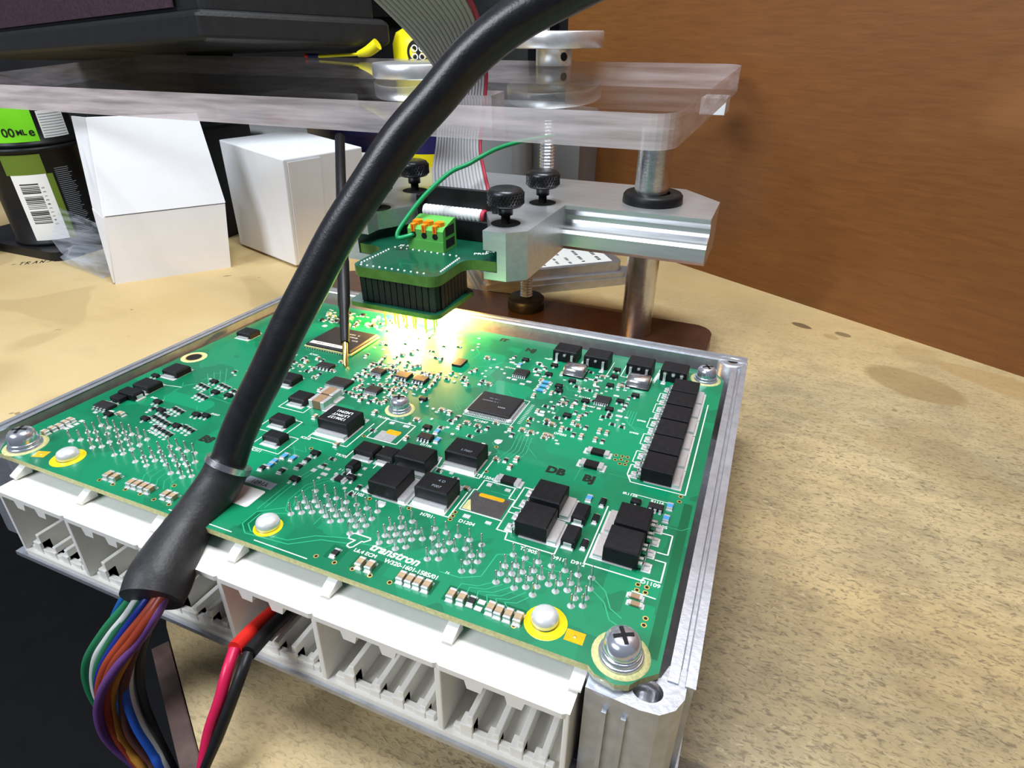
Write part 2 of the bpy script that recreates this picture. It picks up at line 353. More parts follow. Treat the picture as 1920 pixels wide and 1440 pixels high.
# ================================================================== the setting
# plywood wall: stands along a line running from the far left to the near right
wd = Vector((0.874, -0.486, 0)); wn = Vector((0.486, 0.874, 0)); w0 = Vector((132, 352, 0))
b = MB()
pa = w0 - wd*112; pb = w0 + wd*700
b.prism([(pa.x, pa.y), (pb.x, pb.y), (pb.x+wn.x*18, pb.y+wn.y*18), (pa.x+wn.x*18, pa.y+wn.y*18)], -300, 560, 'plywood')
wall = struct(b.obj('wall_right'))
b = MB(); b.box(-900, 520, -300, 60, 540, 560, 'darkwall'); struct(b.obj('wall_back'))
b = MB(); b.box(-900, -700, -420, 900, 620, -400, 'floor'); struct(b.obj('floor'))

# workbench: hardboard top with an inner corner in front, edge board
bench = empty('workbench', (0, 0, -20)); tag(bench, 'beige stained hardboard workbench top under everything', 'workbench')
b = MB()
top = [(-900, 24), (24, 24), (62, -6), (100, -29), (240, -112), (700, -390), (760, -100), (pb.x, pb.y), (pa.x, pa.y), (60, 520), (-900, 520)]
b.prism(top, -14, 0, 'bench')
o = b.obj('bench_top', bench, (0, 0, 20))
b = MB()
e0 = Vector((64, -8, 0)); e1 = Vector((240, -113, 0)); en = Vector((-0.514, -0.857, 0)); ed = (e1-e0).normalized()
q = [e0, e1, e1+en*4.2, e0+en*4.2]
b.prism([(p.x, p.y) for p in q], -60, -2.5, 'edgewood')
o = b.obj('edge_board', bench, (0, 0, 20), bevel=0.8); o['label'] = 'rough brown wooden edge board'
b = MB(); b.box(-880, 400, -380, -850, 430, 6, 'edgewood'); b.obj('leg', bench); b = MB(); b.box(600, -200, -380, 630, -170, 6, 'edgewood'); b.obj('leg', bench)
# handwriting in black ink on the bench
pen = MB()
strokes = {'-': [[(0,.45),(.7,.45)]], 'T': [[(0,1),(.9,.95)],[(.45,1),(.4,0)]], 'R': [[(0,0),(.05,1),(.6,.85),(.1,.5),(.7,0)]], 'A': [[(0,0),(.35,1),(.7,0)],[(.15,.4),(.6,.4)]],
           'N': [[(0,0),(.05,.9),(.55,.05),(.65,1)]], 'S': [[(.6,.9),(.1,.8),(.55,.4),(0,.05)]], 'I': [[(.2,0),(.25,1)]]}
tx = 0.0; base = Vector((-287, 164, 0)); tu = Vector((0.74, 0.67, 0)).normalized(); tv = Vector((-tu.y, tu.x, 0))
for ch in '-TRANSIT':
    for st in strokes[ch]:
        for (x0, y0), (x1, y1) in zip(st, st[1:]):
            a = base + tu*(tx+x0*3.6) + tv*(y0*6); c = base + tu*(tx+x1*3.6) + tv*(y1*6); n = (c-a).normalized().cross(Vector((0,0,1)))*0.35
            pen.add([(*(a-n).xy, 0.06), (*(a+n).xy, 0.06), (*(c+n).xy, 0.06), (*(c-n).xy, 0.06)], [(0, 3, 2, 1)], 'ink')
    tx += 4.4
pen.obj('handwriting', bench, (0, 0, 20))
for (x, y, w, d, a) in [(216, 262, 12, 5, .2), (236, 271, 9, 3.4, .1), (239, 243, 4, 1.6, .5)]:
    pass

# ================================================================== engine control unit
# local frame: x along the connector front, y towards the wall, z = 0 on the board's upper face
REL = Matrix(((0.999971, -0.006943, -0.003212), (0.007106, 0.998516, 0.053998), (0.002833, -0.054019, 0.998536))).to_4x4()
ecu = empty('engine_control_unit'); REL.translation = Vector((0, 0, 39))*S; ecu.matrix_world = REL
tag(ecu, 'opened engine control unit with green board in silver cast case', 'control unit')
W, D = 190.0, 136.0
# ---- case
case = MB()
def rim(x, y, z):
    return z
ZB = -31.0
case.box(-7, -1, ZB, 197, 145, ZB+3, 'cast')                      # floor
def wall_seg(p, q, t, z0a, z0b, k='cast'):
    """wall of thickness t from p to q; top follows za..zb with a groove along its crest"""
    p = Vector((*p, 0)); q = Vector((*q, 0)); d = (q-p).normalized(); n = Vector((-d.y, d.x, 0))
    prof = [(0, ZB), (0, -0.6), (0.35, 0), (t*0.36, 0), (t*0.42, -1.1), (t*0.60, -1.1), (t*0.66, 0), (t-0.35, 0), (t, -0.6), (t, ZB)]
    vs = []
    for pt, zt in ((p, z0a), (q, z0b)):
        for o_, h in prof:
            r = pt + n*o_; vs.append((r.x, r.y, zt+h if h > ZB else h))
    m_ = len(prof); case.add(vs, [(i, i+1, m_+i+1, m_+i) for i in range(m_-1)] + [tuple(range(m_-1, -1, -1)), tuple(range(m_, 2*m_))], k)
wall_seg((-2.5, 146), (-2.5, 0), -3.6, 3.4, 2.0)                   # left wall (outer to the left)
wall_seg((196.5, 146), (-6, 146), 5.6, 3.9, 4.4)                   # back wall, thickness towards the front
wall_seg((192.0, 4), (192.0, 142), -4.4, -1.6, 3.6)                # right wall
case.lathe([(5.2, ZB), (5.2, 3.2), (4.7, 3.7), (2.0, 3.7), (2.0, -2), (0.01, -2)], 'cast', 20, (191.6, 141, 0), cap=False)
case.lathe([(5.0, ZB), (5.0, 3.6), (4.5, 4.1), (0.01, 4.1)], 'cast', 20, (-1.5, 141.5, 0), cap=False)
# front right boss
bp_ = [(178, -3.0), (188, -3.6), (191.5, -3.2), (194, -1.2), (195.2, 1.6), (195.2, 7.5), (191.5, 7.5), (190.4, 4.2), (188, 3.6), (184, 2.5), (178, 2.5)]
hole_ring = [(188.6+2.9*math.cos(2*math.pi*i/24), 0.8+2.4*math.sin(2*math.pi*i/24)) for i in range(24)]
bmx = bmesh.new(); bvs = [bmx.verts.new((x, y, -2.0)) for x, y in bp_+hole_ring]; nb = len(bp_)
es = [bmx.edges.new((bvs[i], bvs[(i+1) % nb])) for i in range(nb)] + [bmx.edges.new((bvs[nb+i], bvs[nb+(i+1) % 24])) for i in range(24)]
bmesh.ops.triangle_fill(bmx, use_beauty=True, use_dissolve=False, edges=es, normal=(0, 0, 1)); bmx.verts.index_update(); bmx.normal_update()
case.add([(x, y, -2.0) for x, y in bp_+hole_ring], [[v.index for v in (f.verts if f.normal.z > 0 else list(f.verts)[::-1])] for f in bmx.faces], 'cast'); bmx.free()
case.add([(x, y, z) for z in (ZB, -2.0) for x, y in bp_], [(i, (i+1) % nb, nb+(i+1) % nb, nb+i) for i in range(nb)] + [tuple(range(nb-1, -1, -1))], 'cast')
case.box(178, -3.0, ZB, 190, 1, -20, 'cast')
for x in (181.6, 185.2): case.box(x, -4.2, ZB, x+0.9, -3.0, -5.5, 'cast')
# front left post
case.prism([(-5.5, -1.5), (3, -1.5), (8.5, 3), (8.5, 9), (-5.5, 9)], ZB, -2.2, 'cast')
# standoffs under the screws, lower front lip
for x, y in ((8, 5), (182, 4), (184, 129), (95.6, 66)): case.lathe([(4.5, ZB), (4.5, -1.7)], 'cast', 14, (x, y, 0))
case.box(10, -7.9, -29.6, 178, 2, -28.2, 'cast')
caseo = case.obj('case', ecu); caseo['label'] = 'silver cast aluminium case with grooved rim'
th = MB(); th.lathe([(1, -2.0), (.76, -2.9), (.76, -3.4), (.7, -3.7), (.76, -4.0), (.7, -4.3), (.76, -4.6), (.7, -4.9), (.7, -10), (.01, -10)], 'steel', 24, cap=False); th.v = [(188.6+2.9*x, .8+2.4*y, z) for x, y, z in th.v]
th.obj('threaded_hole', caseo)
th = MB(); th.lathe([(1.9, 3.75), (0.01, 3.75)], 'hole', 16, (191.6, 141, 0), cap=False); th.obj('threaded_hole', caseo)
sb = MB(); sb.lathe([(4.0, -1.95), (3.6, -1.2), (2.2, -0.5), (0.01, -0.2)], 'bag', 20, (181.3, 0.2, 0), cap=False); so = sb.obj('sealant_blob', ecu); so['label'] = 'clear silicone sealant blob'
for x in (30, 160):
    f_ = MB(); f_.box(x-6, 6, ZB-9.6 if x < 100 else ZB-9.6, x+6, 16, ZB, 'black'); f_.obj('mounting_foot', ecu)

# ---- white connector housing with six bays
con = MB()
YF = -7.4
def conprof(x0, x1):
    con.prism([(x0, 2.0), (x0, YF+2.2), (x0+1.2, YF), (x1-1.2, YF), (x1, YF+2.2), (x1, 2.0)], -5.6, -4.2, 'nylon',
              zf=lambda x, y, z: z - (0.9 if y < -4 else 0.0))
con.box(13, 26, -27.5, 177, 27.5, -4.5, 'nylon')
con.box(14.5, YF+0.2, -28.2, 176.5, 27, -26.6, 'nylon')
cono = con.obj('connector_housing', ecu); cono['label'] = 'white nylon connector housing with six open bays'
DIV = [14.0, 40.6, 67.4, 92.5, 119.2, 149.2, 176.0]
for i in range(6):
    x0, x1 = DIV[i], DIV[i+1]
    con = MB(); con.prism([(x0, 26), (x0, YF+0.4), (x0+0.8, YF), (x1-0.8, YF), (x1, YF+0.4), (x1, 26)], -6.0, -4.6, 'nylon', zf=lambda x, y, z: z - (0.9 if y < -5 else 0.0))
    con.obj('bay_roof', cono, bevel=0.25)
    # guide tabs hanging from the roof
    for f in (0.30, 0.62):
        xc = x0 + (x1-x0)*f; t = MB()
        t.prism([(xc-2.4, YF+0.3), (xc+2.4, YF+0.3), (xc+1.5, YF+9), (xc-1.5, YF+9)], -9.6, -5.9, 'nylon', zf=lambda x, y, z: z)
        v = t.v; t.v = [(xc+(x-xc)*(0.62 if z < -9 else 1.0), y, z) for x, y, z in v]
        t.obj('guide_tab', cono)
    # keyed rails on the bay floor
    for f, hgt in ((0.24, 6.5), (0.46, 4.0), (0.66, 5.0), (0.84, 3.2)):
        xc = x0 + (x1-x0)*f; t = MB()
        t.box(xc-0.7, YF+1.5, -26.7, xc+0.7, 26, -26.7+hgt, 'nylon'); t.box(xc-2.2, YF+1.0, -26.7, xc+0.7, YF+4.0, -26.7+hgt*0.6, 'nylon')
        t.obj('keyed_rail', cono, bevel=0.2)
    t = MB(); t.box(x0+2.5, YF+1.2, -26.7, x1-2.0, YF+2.6, -24.9, 'nylon'); t.obj('sill', cono, bevel=0.2)
for i, x in enumerate(DIV):
    t = MB(); wdt = 1.5 if 0 < i < 6 else 1.2
    t.prism([(x-wdt*0.5, YF+0.35), (x+wdt*0.5, YF+0.35), (x+wdt*0.8, 26.5), (x-wdt*0.8, 26.5)], -27.6, -5.4, 'nylon')
    t.obj('divider', cono, bevel=0.3)
    t = MB(); t.prism([(x-1.4, -2.6), (x+1.2, -2.6), (x+1.6, 1.5), (x-1.0, 1.5)], -4.8, -1.6, 'nylon', zf=lambda x_, y, z: z - (2.6 if (y < -1 and z > -3) else 0)); t.obj('standoff_post', cono)

# ---- circuit board
bd = MB()
out = [(6, 0), (177.5, 0), (179, -1.2), (183, -2.0), (185.5, -1.0), (187.0, 1.0), (190, 3.5), (190, 130.5), (186.5, 136), (3, 136), (0, 133), (0, 6)]
bd.prism(out, -1.6, 0, 'mask', 'fr4')
board = bd.obj('circuit_board', ecu); board['label'] = 'green printed circuit board'
Z = 0.012

# copper pours, traces, print, pads (flat work on the mask)
po = MB()
def patch(poly, k, z=Z): po.add([(x, y, z) for x, y in poly], [tuple(range(len(poly)))], k)
for r_ in [(146, 62, 172, 92), (176, 55, 188, 60), (134, 44, 150, 58), (96, 96, 112, 118), (84, 36, 95, 44), (60, 22, 78, 33), (105, 60, 124, 66), (150, 52, 166, 58), (20, 40, 40, 46), (116, 86, 130, 98)]:
    x0, y0, x1, y1 = r_; patch([(x0, y0+2), (x0+2, y0), (x1, y0), (x1, y1-2), (x1-2, y1), (x0, y1)], 'pour')
for r_ in [(122, 3, 128.5, 7.2), (133, 3, 142.5, 7.2), (145, 3, 163, 7.2), (90, 3, 98, 9.5), (114.8, 3.2, 119, 7.5), (187, 6, 189.2, 55)]:
    x0, y0, x1, y1 = r_; patch([(x0, y0), (x1, y0), (x1, y1), (x0, y1)], 'dkpour')
patch([(180, 20), (186.5, 20.5), (186.5, 26), (180.5, 26)], 'pour', Z*2); patch([(184.2, 12), (186.6, 12), (186.6, 18.5), (184.5, 18.5)], 'pour', Z*2)
po.obj('copper_pour', board)['kind'] = 'stuff'
tr = MB()
def trace(pts, w=0.28, k='trace', z=Z*2):
    for (x0, y0), (x1, y1) in zip(pts, pts[1:]):
        L_ = math.hypot(x1-x0, y1-y0)
        if L_ < 1e-6: continue
        nx, ny = -(y1-y0)/L_*w/2, (x1-x0)/L_*w/2
        tr.add([(x0-nx, y0-ny, z), (x1-nx, y1-ny, z), (x1+nx, y1+ny, z), (x0+nx, y0+ny, z)], [(0, 1, 2, 3)], k)
trace([(172.6, 21), (176, 18.5), (178, 14.5), (180.8, 12.9)]); trace([(173, 18), (176.5, 15.5), (178.5, 11.6), (180.8, 10.8)])
trace([(98.4, 12), (96, 11), (91.5, 9), (91.5, 5), (94, 3.2), (104, 4.2), (109, 8), (112, 9), (117, 10.5)])
trace([(96, 13.5), (90.2, 9.2), (90.2, 4.5), (93.2, 2.2), (105, 3.2), (111, 7.4), (118, 9)])
trace([(106, 14.5), (106, 11)], 0.2)
trace([(103, 29.5), (98, 26), (95.5, 22), (95.5, 17), (97, 14.5)]); trace([(101.5, 29.8), (96.6, 26.4), (94.2, 22.5), (94.2, 16), (96.3, 12.5), (98.4, 11.9)]); trace([(92, 34), (91, 28), (89.6, 20), (89.6, 10)])
trace([(93.3, 34.5), (92.3, 28), (90.9, 20), (90.9, 11)])
for k_ in range(6):
    o_ = k_*1.1; trace([(153.5+o_*1.6, 11.8-o_*.05), (150.5+o_*1.7, 9.2-.2*k_), (147+o_*1.9, 8.4-.2*k_), (146.8+o_*2.3, 5.6)], 0.22)
trace([(153.9, 20.8), (150.5, 19.4), (150, 12), (146, 9.8), (141, 9.6)], 0.3); trace([(153.9, 20.8), (158, 20), (163, 19.6), (169, 20.8)], 0.22); trace([(137, 14), (135, 10.5), (131, 8.4)], 0.22); trace([(128, 14), (126, 11), (120, 10)], 0.2)
for k_ in range(5): trace([(52+k_*2.2, 13+k_*.4), (52+k_*2.4, 9), (54+k_*2.6, 6.4)], 0.2)
for k_ in range(4): trace([(163.4+k_*.9, 96), (163.6+k_*.9, 90-k_), (166+k_, 86.5-k_), (171, 86-k_)], 0.25)
for k_ in range(5): trace([(136+k_*1.1, 68), (137+k_*1.2, 60), (135+k_*1.3, 52)], 0.22)
for k_ in range(4): trace([(20+k_, 60+k_*2), (34, 48+k_*2), (46, 47+k_*2.2)], 0.2)
trace([(139.5, 104), (141, 101.5), (145, 101.2), (146.5, 98.5), (144.5, 96), (139, 95.5)], 0.25); trace([(112, 112), (108, 106), (101, 104), (94, 108)], 0.3); trace([(97, 120), (101, 115), (100, 110)], 0.3)
trace([(86, 100), (92, 98), (96, 101)], 0.3); trace([(84, 92), (90, 94), (97, 90)], 0.3)
for k_ in range(7): trace([(74+k_*1.5, 90), (76+k_*1.7, 95), (82+k_*1.2, 97), (84+k_*1.2, 103)], 0.3)
for k_ in range(60):      # short routed runs all over the board
    x, y = random.uniform(8, 182), random.uniform(24, 128); l_ = random.uniform(3, 9); a = random.choice((0, 45, 90, 135))*math.pi/180
    x1, y1 = x+l_*math.cos(a), y+l_*math.sin(a); trace([(x, y), (x1, y1), (x1+random.choice((-2, 2)), y1+2.0)], 0.18)
tr.obj('copper_trace_runs', board)['kind'] = 'stuff'

sk = MB()
def line(pts, w=0.32, z=Z*3):
    for (x0, y0), (x1, y1) in zip(pts, pts[1:]):
        L_ = math.hypot(x1-x0, y1-y0); nx, ny = -(y1-y0)/L_*w/2, (x1-x0)/L_*w/2; ex, ey = (x1-x0)/L_*w/2, (y1-y0)/L_*w/2
        sk.add([(x0-nx-ex, y0-ny-ey, z), (x1-nx+ex, y1-ny+ey, z), (x1+nx+ex, y1+ny+ey, z), (x0+nx-ex, y0+ny-ey, z)], [(0, 1, 2, 3)], 'white')
def outline(x0, y0, x1, y1, w=0.32): line([(x0, y0), (x1, y0), (x1, y1), (x0, y1), (x0, y0)], w)
line([(149.6, 36.2), (147.2, 36.2), (147.2, 44.8), (149.6, 44.8)]); line([(149.8, 27), (147, 27), (147, 34), (149.5, 34)])
line([(149.8, 27), (150.2, 24.6), (162.4, 24.6), (162.4, 29)]); line([(169.4, 24.6), (169.4, 46)]); line([(169.4, 24.6), (182.6, 24.6), (182.6, 25.6), (186.3, 25.6), (186.3, 32), (184, 32)]); line([(184, 34.6), (186.3, 34.6), (186.3, 41.5), (183, 41.5)])
line([(172.4, 58.4), (170.8, 61.6), (170.8, 66.5), (172.6, 66.5)]); line([(172.4, 58.4), (186.8, 58.4), (186.8, 110)]); 
for y in (68, 78, 88, 98, 106): line([(173, y), (170.8, y), (170.8, y+6), (172.8, y+6)], 0.26)
line([(135.4, 30.2), (147, 30.2), (147, 38.8), (145.2, 38.8), (145.2, 43.4), (136.3, 43.4), (136.3, 38.8), (135.4, 38.8), (135.4, 30.2)])
line([(121.5, 26.2), (134.4, 26.2), (134.4, 36.8)]); line([(109.6, 26.2), (121.5, 26.2)]); line([(109.6, 26.2), (109.6, 28.5), (112, 28.5)])
line([(121.2, 43.4), (134.6, 43.4), (134.6, 55)]); line([(121.6, 43.4), (120.8, 48)])
line([(96, 37), (96, 46), (106, 46), (106, 36)]); outline(95.2, 48.4, 105.4, 59.6)
line([(80, 41.6), (93, 41.6), (93, 55.5)]); line([(79.4, 41.6), (79.4, 44)])
outline(62, 39, 72.4, 47.4, 0.26); outline(67, 30.8, 77.6, 39.4, 0.26); outline(59, 52, 68.8, 61.8, 0.26)
line([(138.6, 119), (138.6, 122.6), (127, 122.6)], 0.26); line([(150.4, 118), (150.4, 129)], 0.26); line([(155.2, 130), (155.2, 119), (167, 119)], 0.26); line([(167.4, 119), (167.4, 130)], 0.26)
for k_ in range(4): line([(138.8+k_*.5, 120+k_), (139.4+k_*.3, 127)], 0.2); line([(166.6+k_*.5, 119+k_), (167.2+k_*.2, 127)], 0.2)
line([(8.5, 47), (20, 49)], 0.2); line([(97, 1.2), (112, 1.2)], 0.25); line([(70, 1.2), (90, 1.2)], 0.25); line([(181.2, 20.9), (186, 20.7)], 0.3); line([(174, 53.6), (184.5, 53.4)], 0.22)
outline(115.4, 71.9, 132, 88.3, 0.2)
for k_ in range(14): line([(133.3, 74+k_*.95), (134.3, 74+k_*.95)], 0.2)
sk.obj('printed_outlines', board)['kind'] = 'stuff'

pd = MB()
def pad(x, y, w, d, k='solder', z=Z*4, h=0.0): pd.cbox(x-w/2, y-d/2, 0, x+w/2, y+d/2, z+h, k, 0.08, 0.01)

TEXTS = [('D1109',184.3,24.4,1.5,0),('TR905',156.6,23.4,1.5,0),('D911',163.6,23.6,1.4,0),('D912',168.2,24.0,1.4,0),('D1105',108.5,24.9,1.5,0),('H701',129.2,24.7,1.5,0),('D1204',139.4,26.2,1.5,0),('TR1204',135.8,44.6,1.5,0),('TR905',160.2,44.6,1.4,0),('IR1105',182.6,43.8,1.4,0),('IR1126',173.5,53.0,1.3,0),('R1114',180.6,52.6,1.2,0),('IC1047',122.5,70.2,1.5,0),('IC311',70.6,29.8,1.4,0),('IC312',66.4,48.4,1.3,0),('IC210',79.2,40.6,1.3,0),('IC211',64.6,62.8,1.2,0),('TR705',94.4,37.4,1.4,0),('TR1205',93.6,59.8,1.3,0),('D1106',113.6,51.6,1.3,0),('IC1113',116.3,108.8,1.3,0),('IC1114',147.8,98.3,1.3,0),('TR907',151.2,93.2,1.2,0),('D905',168.6,91,1.2,0),('D906',168,83,1.2,0),('D907',172.6,61,1.1,0),('DF202',147.6,73.2,1.4,0),('TR601',126.6,121.8,1.1,0),('IC101',43.6,88.5,1.5,0),('D405',13,28.4,1.2,0),('D1212',36.5,24.6,1.2,0),('D1217',44.5,40,1.1,0),('D1207',25,57.5,1.1,0),('D403',18,40,1.1,0),('N7',122.2,57.4,1.2,0),('R1215',148.6,112.4,1.1,0)]
for t_, x, y, s_, a in TEXTS: lettering(board, t_, x, y, Z*3, s_*1.05, 'white', a, 0.03)
lettering(board, 'transtron', 129.3, 10.1, Z*3, 3.3, 'white', -0.02, 0.09, 0.25, 1.02)
lettering(board, 'L6.4 ECM', 123.0, 7.8, Z*3, 1.5, 'white', 0, 0.03)
lettering(board, 'W320-1601-1585/01', 135.0, 7.7, Z*3, 1.65, 'white', 0, 0.04, 0, 0.98)
lettering(board, '74', 142.8, 9.9, Z*3, 1.0, 'white'); lettering(board, '3 1', 98.5, 31.8, Z*3, 1.2, 'white')
for t_, x, y, s_ in (('DB',152.4,54.9,3.6),('BJ',161.8,55.1,3.6),('IT',104.2,131.2,3.4),('NJ',117.7,126.4,3.6),('B8',53.4,28.4,3.6)):
    lettering(board, t_, x, y, Z*5, s_*1.12, 'ink', 0, 0.22)
# outlined T emblem
em = MB()
T_ = [(116.0,11.6),(117.0,12.4),(121.2,12.4),(121.6,11.9),(120.6,10.7),(120.0,10.7),(119.2,8.4),(118.6,7.9),(117.7,8.2),(117.6,8.8),(118.4,10.4),(116.6,10.4)]
cx_ = sum(p[0] for p in T_)/len(T_); cy_ = sum(p[1] for p in T_)/len(T_)
for (x0, y0), (x1, y1) in zip(T_, T_[1:]+T_[:1]):
    L_ = math.hypot(x1-x0, y1-y0); nx, ny = -(y1-y0)/L_*.17, (x1-x0)/L_*.17; ex, ey = (x1-x0)/L_*.14, (y1-y0)/L_*.14
    em.add([(x0-nx-ex, y0-ny-ey, Z*3), (x1-nx+ex, y1-ny+ey, Z*3), (x1+nx+ex, y1+ny+ey, Z*3), (x0+nx-ex, y0+ny-ey, Z*3)], [(0, 1, 2, 3)], 'white')
em.obj('printed_emblem', board)
# stickers
st = MB(); st.prism(rrect(-4.6, -3.4, 4.6, 3.4, 0.7), 0, 0.1, 'label'); so = st.obj('blank_sticker', board, (82.2, 12.8, 0)); so['label'] = 'white paper sticker'
st = MB(); st.box(-4.6, -1.4, 0, 4.6, 1.4, 0.08, 'greylabel'); so = st.obj('grey_sticker', board, (82.6, 18.5, 0)); so['label'] = 'small grey sticker'
lettering(so, 'Y1601', 0, 0, 0.1, 2.1, 'ink', math.pi, 0.03)

# ---------------- component builders (meshes are shared between alike parts)
cache = {}
def shared(key, fn):
    if key not in cache: cache[key] = fn()
    return cache[key]
def d2pak(w, d, h, leads=5, tab=2.0):
    """body centred at 0, tab towards -y, leads towards +y"""
    def f():
        b = MB(); b.cbox(-w/2, -d/2, 0.25, w/2, d/2, h, 'epoxy', 0.25, 0.35)
        b.box(-w/2+0.1, -d/2-tab, 0.15, w/2-0.1, d/2-0.6, 1.15, 'tin'); b.box(-w/2-0.4, -d/2-tab-0.7, 0, w/2+0.4, d/2-1, 0.14, 'solder')
        n = leads
        for i in range(n):
            if n % 2 and i == n//2 and n > 3: continue
            x = -w/2+0.9+(w-1.8)*i/(n-1)
            b.box(x-0.4, d/2, 1.3, x+0.4, d/2+1.2, 1.75, 'tin'); b.box(x-0.4, d/2+0.9, 0.1, x+0.4, d/2+1.3, 1.75, 'tin'); b.box(x-0.4, d/2+1.0, 0.1, x+0.4, d/2+2.4, 0.5, 'tin')
            b.box(x-0.7, d/2+0.8, 0, x+0.7, d/2+2.9, 0.12, 'solder')
        return b.mesh('power_transistor')
    return shared(('d2', w, d, h, leads, tab), f)
def dpak(w, d, h):
    def f():
        b = MB(); b.cbox(-w/2, -d/2, 0.15, w/2, d/2, h, 'epoxy', 0.4, 0.5)
        b.box(-w*.36, -d/2-1.1, 0.1, w*.36, -d/2+.5, 0.8, 'tin'); b.box(-w/2, -d/2-1.6, 0, w/2, d/2-.5, 0.1, 'solder')
        for x in (-w*.33, w*.33): b.box(x-.4, d/2, .1, x+.4, d/2+1.0, .55, 'tin'); b.box(x-.6, d/2+.2, 0, x+.6, d/2+1.4, .1, 'solder')
        return b.mesh('regulator')
    return shared(('dp', w, d, h), f)
def soic(w, d, h, n):
    def f():
        b = MB(); b.cbox(-w/2, -d/2, 0.15, w/2, d/2, h, 'chip', 0.2, 0.25)
        for i in range(n):
            x = -w/2+w*(i+.5)/n; t = w/n*0.27
            for s_ in (-1, 1):
                y0, y1 = sorted((s_*d/2, s_*(d/2+.55))); b.box(x-t, y0, h*.45, x+t, y1, h*.45+.2, 'tin')
                y0, y1 = sorted((s_*(d/2+.4), s_*(d/2+1.15))); b.box(x-t, y0, 0.0, x+t, y1, .22, 'tin')
                y0, y1 = sorted((s_*(d/2+.38), s_*(d/2+.6))); b.box(x-t, y0, 0.1, x+t, y1, h*.45+.2, 'tin')
        return b.mesh('small_chip')
    return shared(('so', w, d, h, n), f)
def cap(w=1.5, d=2.6, h=1.25, k='tan'):
    def f():
        b = MB(); b.box(-w/2, -d*.27, .12, w/2, d*.27, h, k)
        for s_ in (-1, 1):
            y0, y1 = sorted((s_*d*.27, s_*d*.5)); b.cbox(-w/2-.04, y0, .05, w/2+.04, y1, h+.03, 'tin', .12)
            y0, y1 = sorted((s_*d*.36, s_*d*.66)); b.cbox(-w/2-.15, y0, 0, w/2+.15, y1, .3, 'solder', .15, .2)
        return b.mesh('chip_capacitor')
    return shared(('cap', w, d, h, k), f)
def res(w=1.5, d=2.6, h=.55, k='chip'):
    def f():
        b = MB(); b.box(-w/2, -d*.3, .08, w/2, d*.3, h, k)
        for s_ in (-1, 1):
            y0, y1 = sorted((s_*d*.3, s_*d*.5)); b.box(-w/2, y0, .05, w/2, y1, h+.02, 'tin')
            y0, y1 = sorted((s_*d*.4, s_*d*.64)); b.cbox(-w/2-.12, y0, 0, w/2+.12, y1, .25, 'solder', .12, .18)
        return b.mesh('chip_resistor')
    return shared(('res', w, d, h, k), f)
def sot(w=2.7, d=1.6, h=1.1):
    def f():
        b = MB(); b.cbox(-w/2, -d/2, .12, w/2, d/2, h, 'epoxy', .25, .3)
        for x, s_ in ((-w*.33, -1), (w*.33, -1), (0, 1)):
            y0, y1 = sorted((s_*d/2, s_*(d/2+.8))); b.box(x-.25, y0, 0, x+.25, y1, .3, 'tin'); y0, y1 = sorted((s_*(d/2+.2), s_*(d/2+1.1))); b.box(x-.4, y0, 0, x+.4, y1, .1, 'solder')
        return b.mesh('small_transistor')
    return shared(('sot', w, d, h), f)
def diode(w, d, h):
    def f():
        b = MB(); b.cbox(-w/2, -d/2, .3, w/2, d/2, h, 'epoxy', .35, .5)
        for s_ in (-1, 1):
            y0, y1 = sorted((s_*d/2, s_*(d/2+.35))); b.box(-w*.28, y0, .1, w*.28, y1, h*.6, 'tin')
            y0, y1 = sorted((s_*(d/2-.3), s_*(d/2+.8))); b.cbox(-w*.42, y0, 0, w*.42, y1, .35, 'solder', .15, .2)
        return b.mesh('diode')
    return shared(('di', w, d, h), f)
PI = math.pi
def print_rows(parent, rows, k, vertical=False):
    b = MB()
    for x, y, z, ln, hgt in rows:
        t = 0
        while t < ln:
            w = random.uniform(.5, .9)*hgt
            if random.random() < .85:
                if vertical: b.box(x-hgt/2, y+t, z, x+hgt/2, y+t+w, z+.01, k)
                else: b.box(x+t, y-hgt/2, z, x+t+w, y+hgt/2, z+.01, k)
            t += w+hgt*.35
    return b.obj('faded_print', parent)
# power transistors: (x, y, w, d, h, rotation)
for i, y in enumerate((112.4, 102.9, 93.2, 83.4, 73.9, 64.3)): place(d2pak(8.6, 8.3, 4.5, 5, 1.9), 'power_transistor', board, 178.7, y, 0, PI/2)
for x, y, r in ((155.5, 40.6, PI/2), (155.6, 31.0, PI/2), (177.0, 40.0, -PI/2), (176.8, 31.0, -PI/2)): place(d2pak(7.9, 7.9, 4.5, 5, 2.2), 'power_transistor', board, x, y, 0, r)
place(d2pak(8.8, 8.4, 4.6, 3, 2.0), 'power_transistor', board, 115.8, 30.4, 0, PI/2)
o = place(d2pak(9.3, 6.9, 4.6, 3, 1.6), 'power_transistor', board, 128.2, 32.2, 0, 0); lettering(o, '4 D', 0.9, 0.9, 4.62, 1.3, 'greylabel'); lettering(o, 'P007', 0.6, -1.5, 4.62, 1.3, 'greylabel')
place(d2pak(9.4, 6.9, 4.6, 3, 1.6), 'power_transistor', board, 116.4, 41.7, 0, 0)
o = place(d2pak(9.8, 7.3, 4.6, 3, 1.6), 'power_transistor', board, 127.9, 49.5, 0, 0); lettering(o, '2 P007', 0.8, -1.6, 4.62, 1.2, 'greylabel')
o = place(d2pak(10.6, 8.4, 4.6, 7, 2.0), 'power_transistor', board, 85.4, 49.8, 0, 0); o['label'] = 'black regulator with white lettering'
for i, t_ in enumerate(('LM2941', 'L57PHT', '1206127')): lettering(o, t_, 0.4, 1.8-1.9*i, 4.63, 1.75, 'white', PI, 0.02)
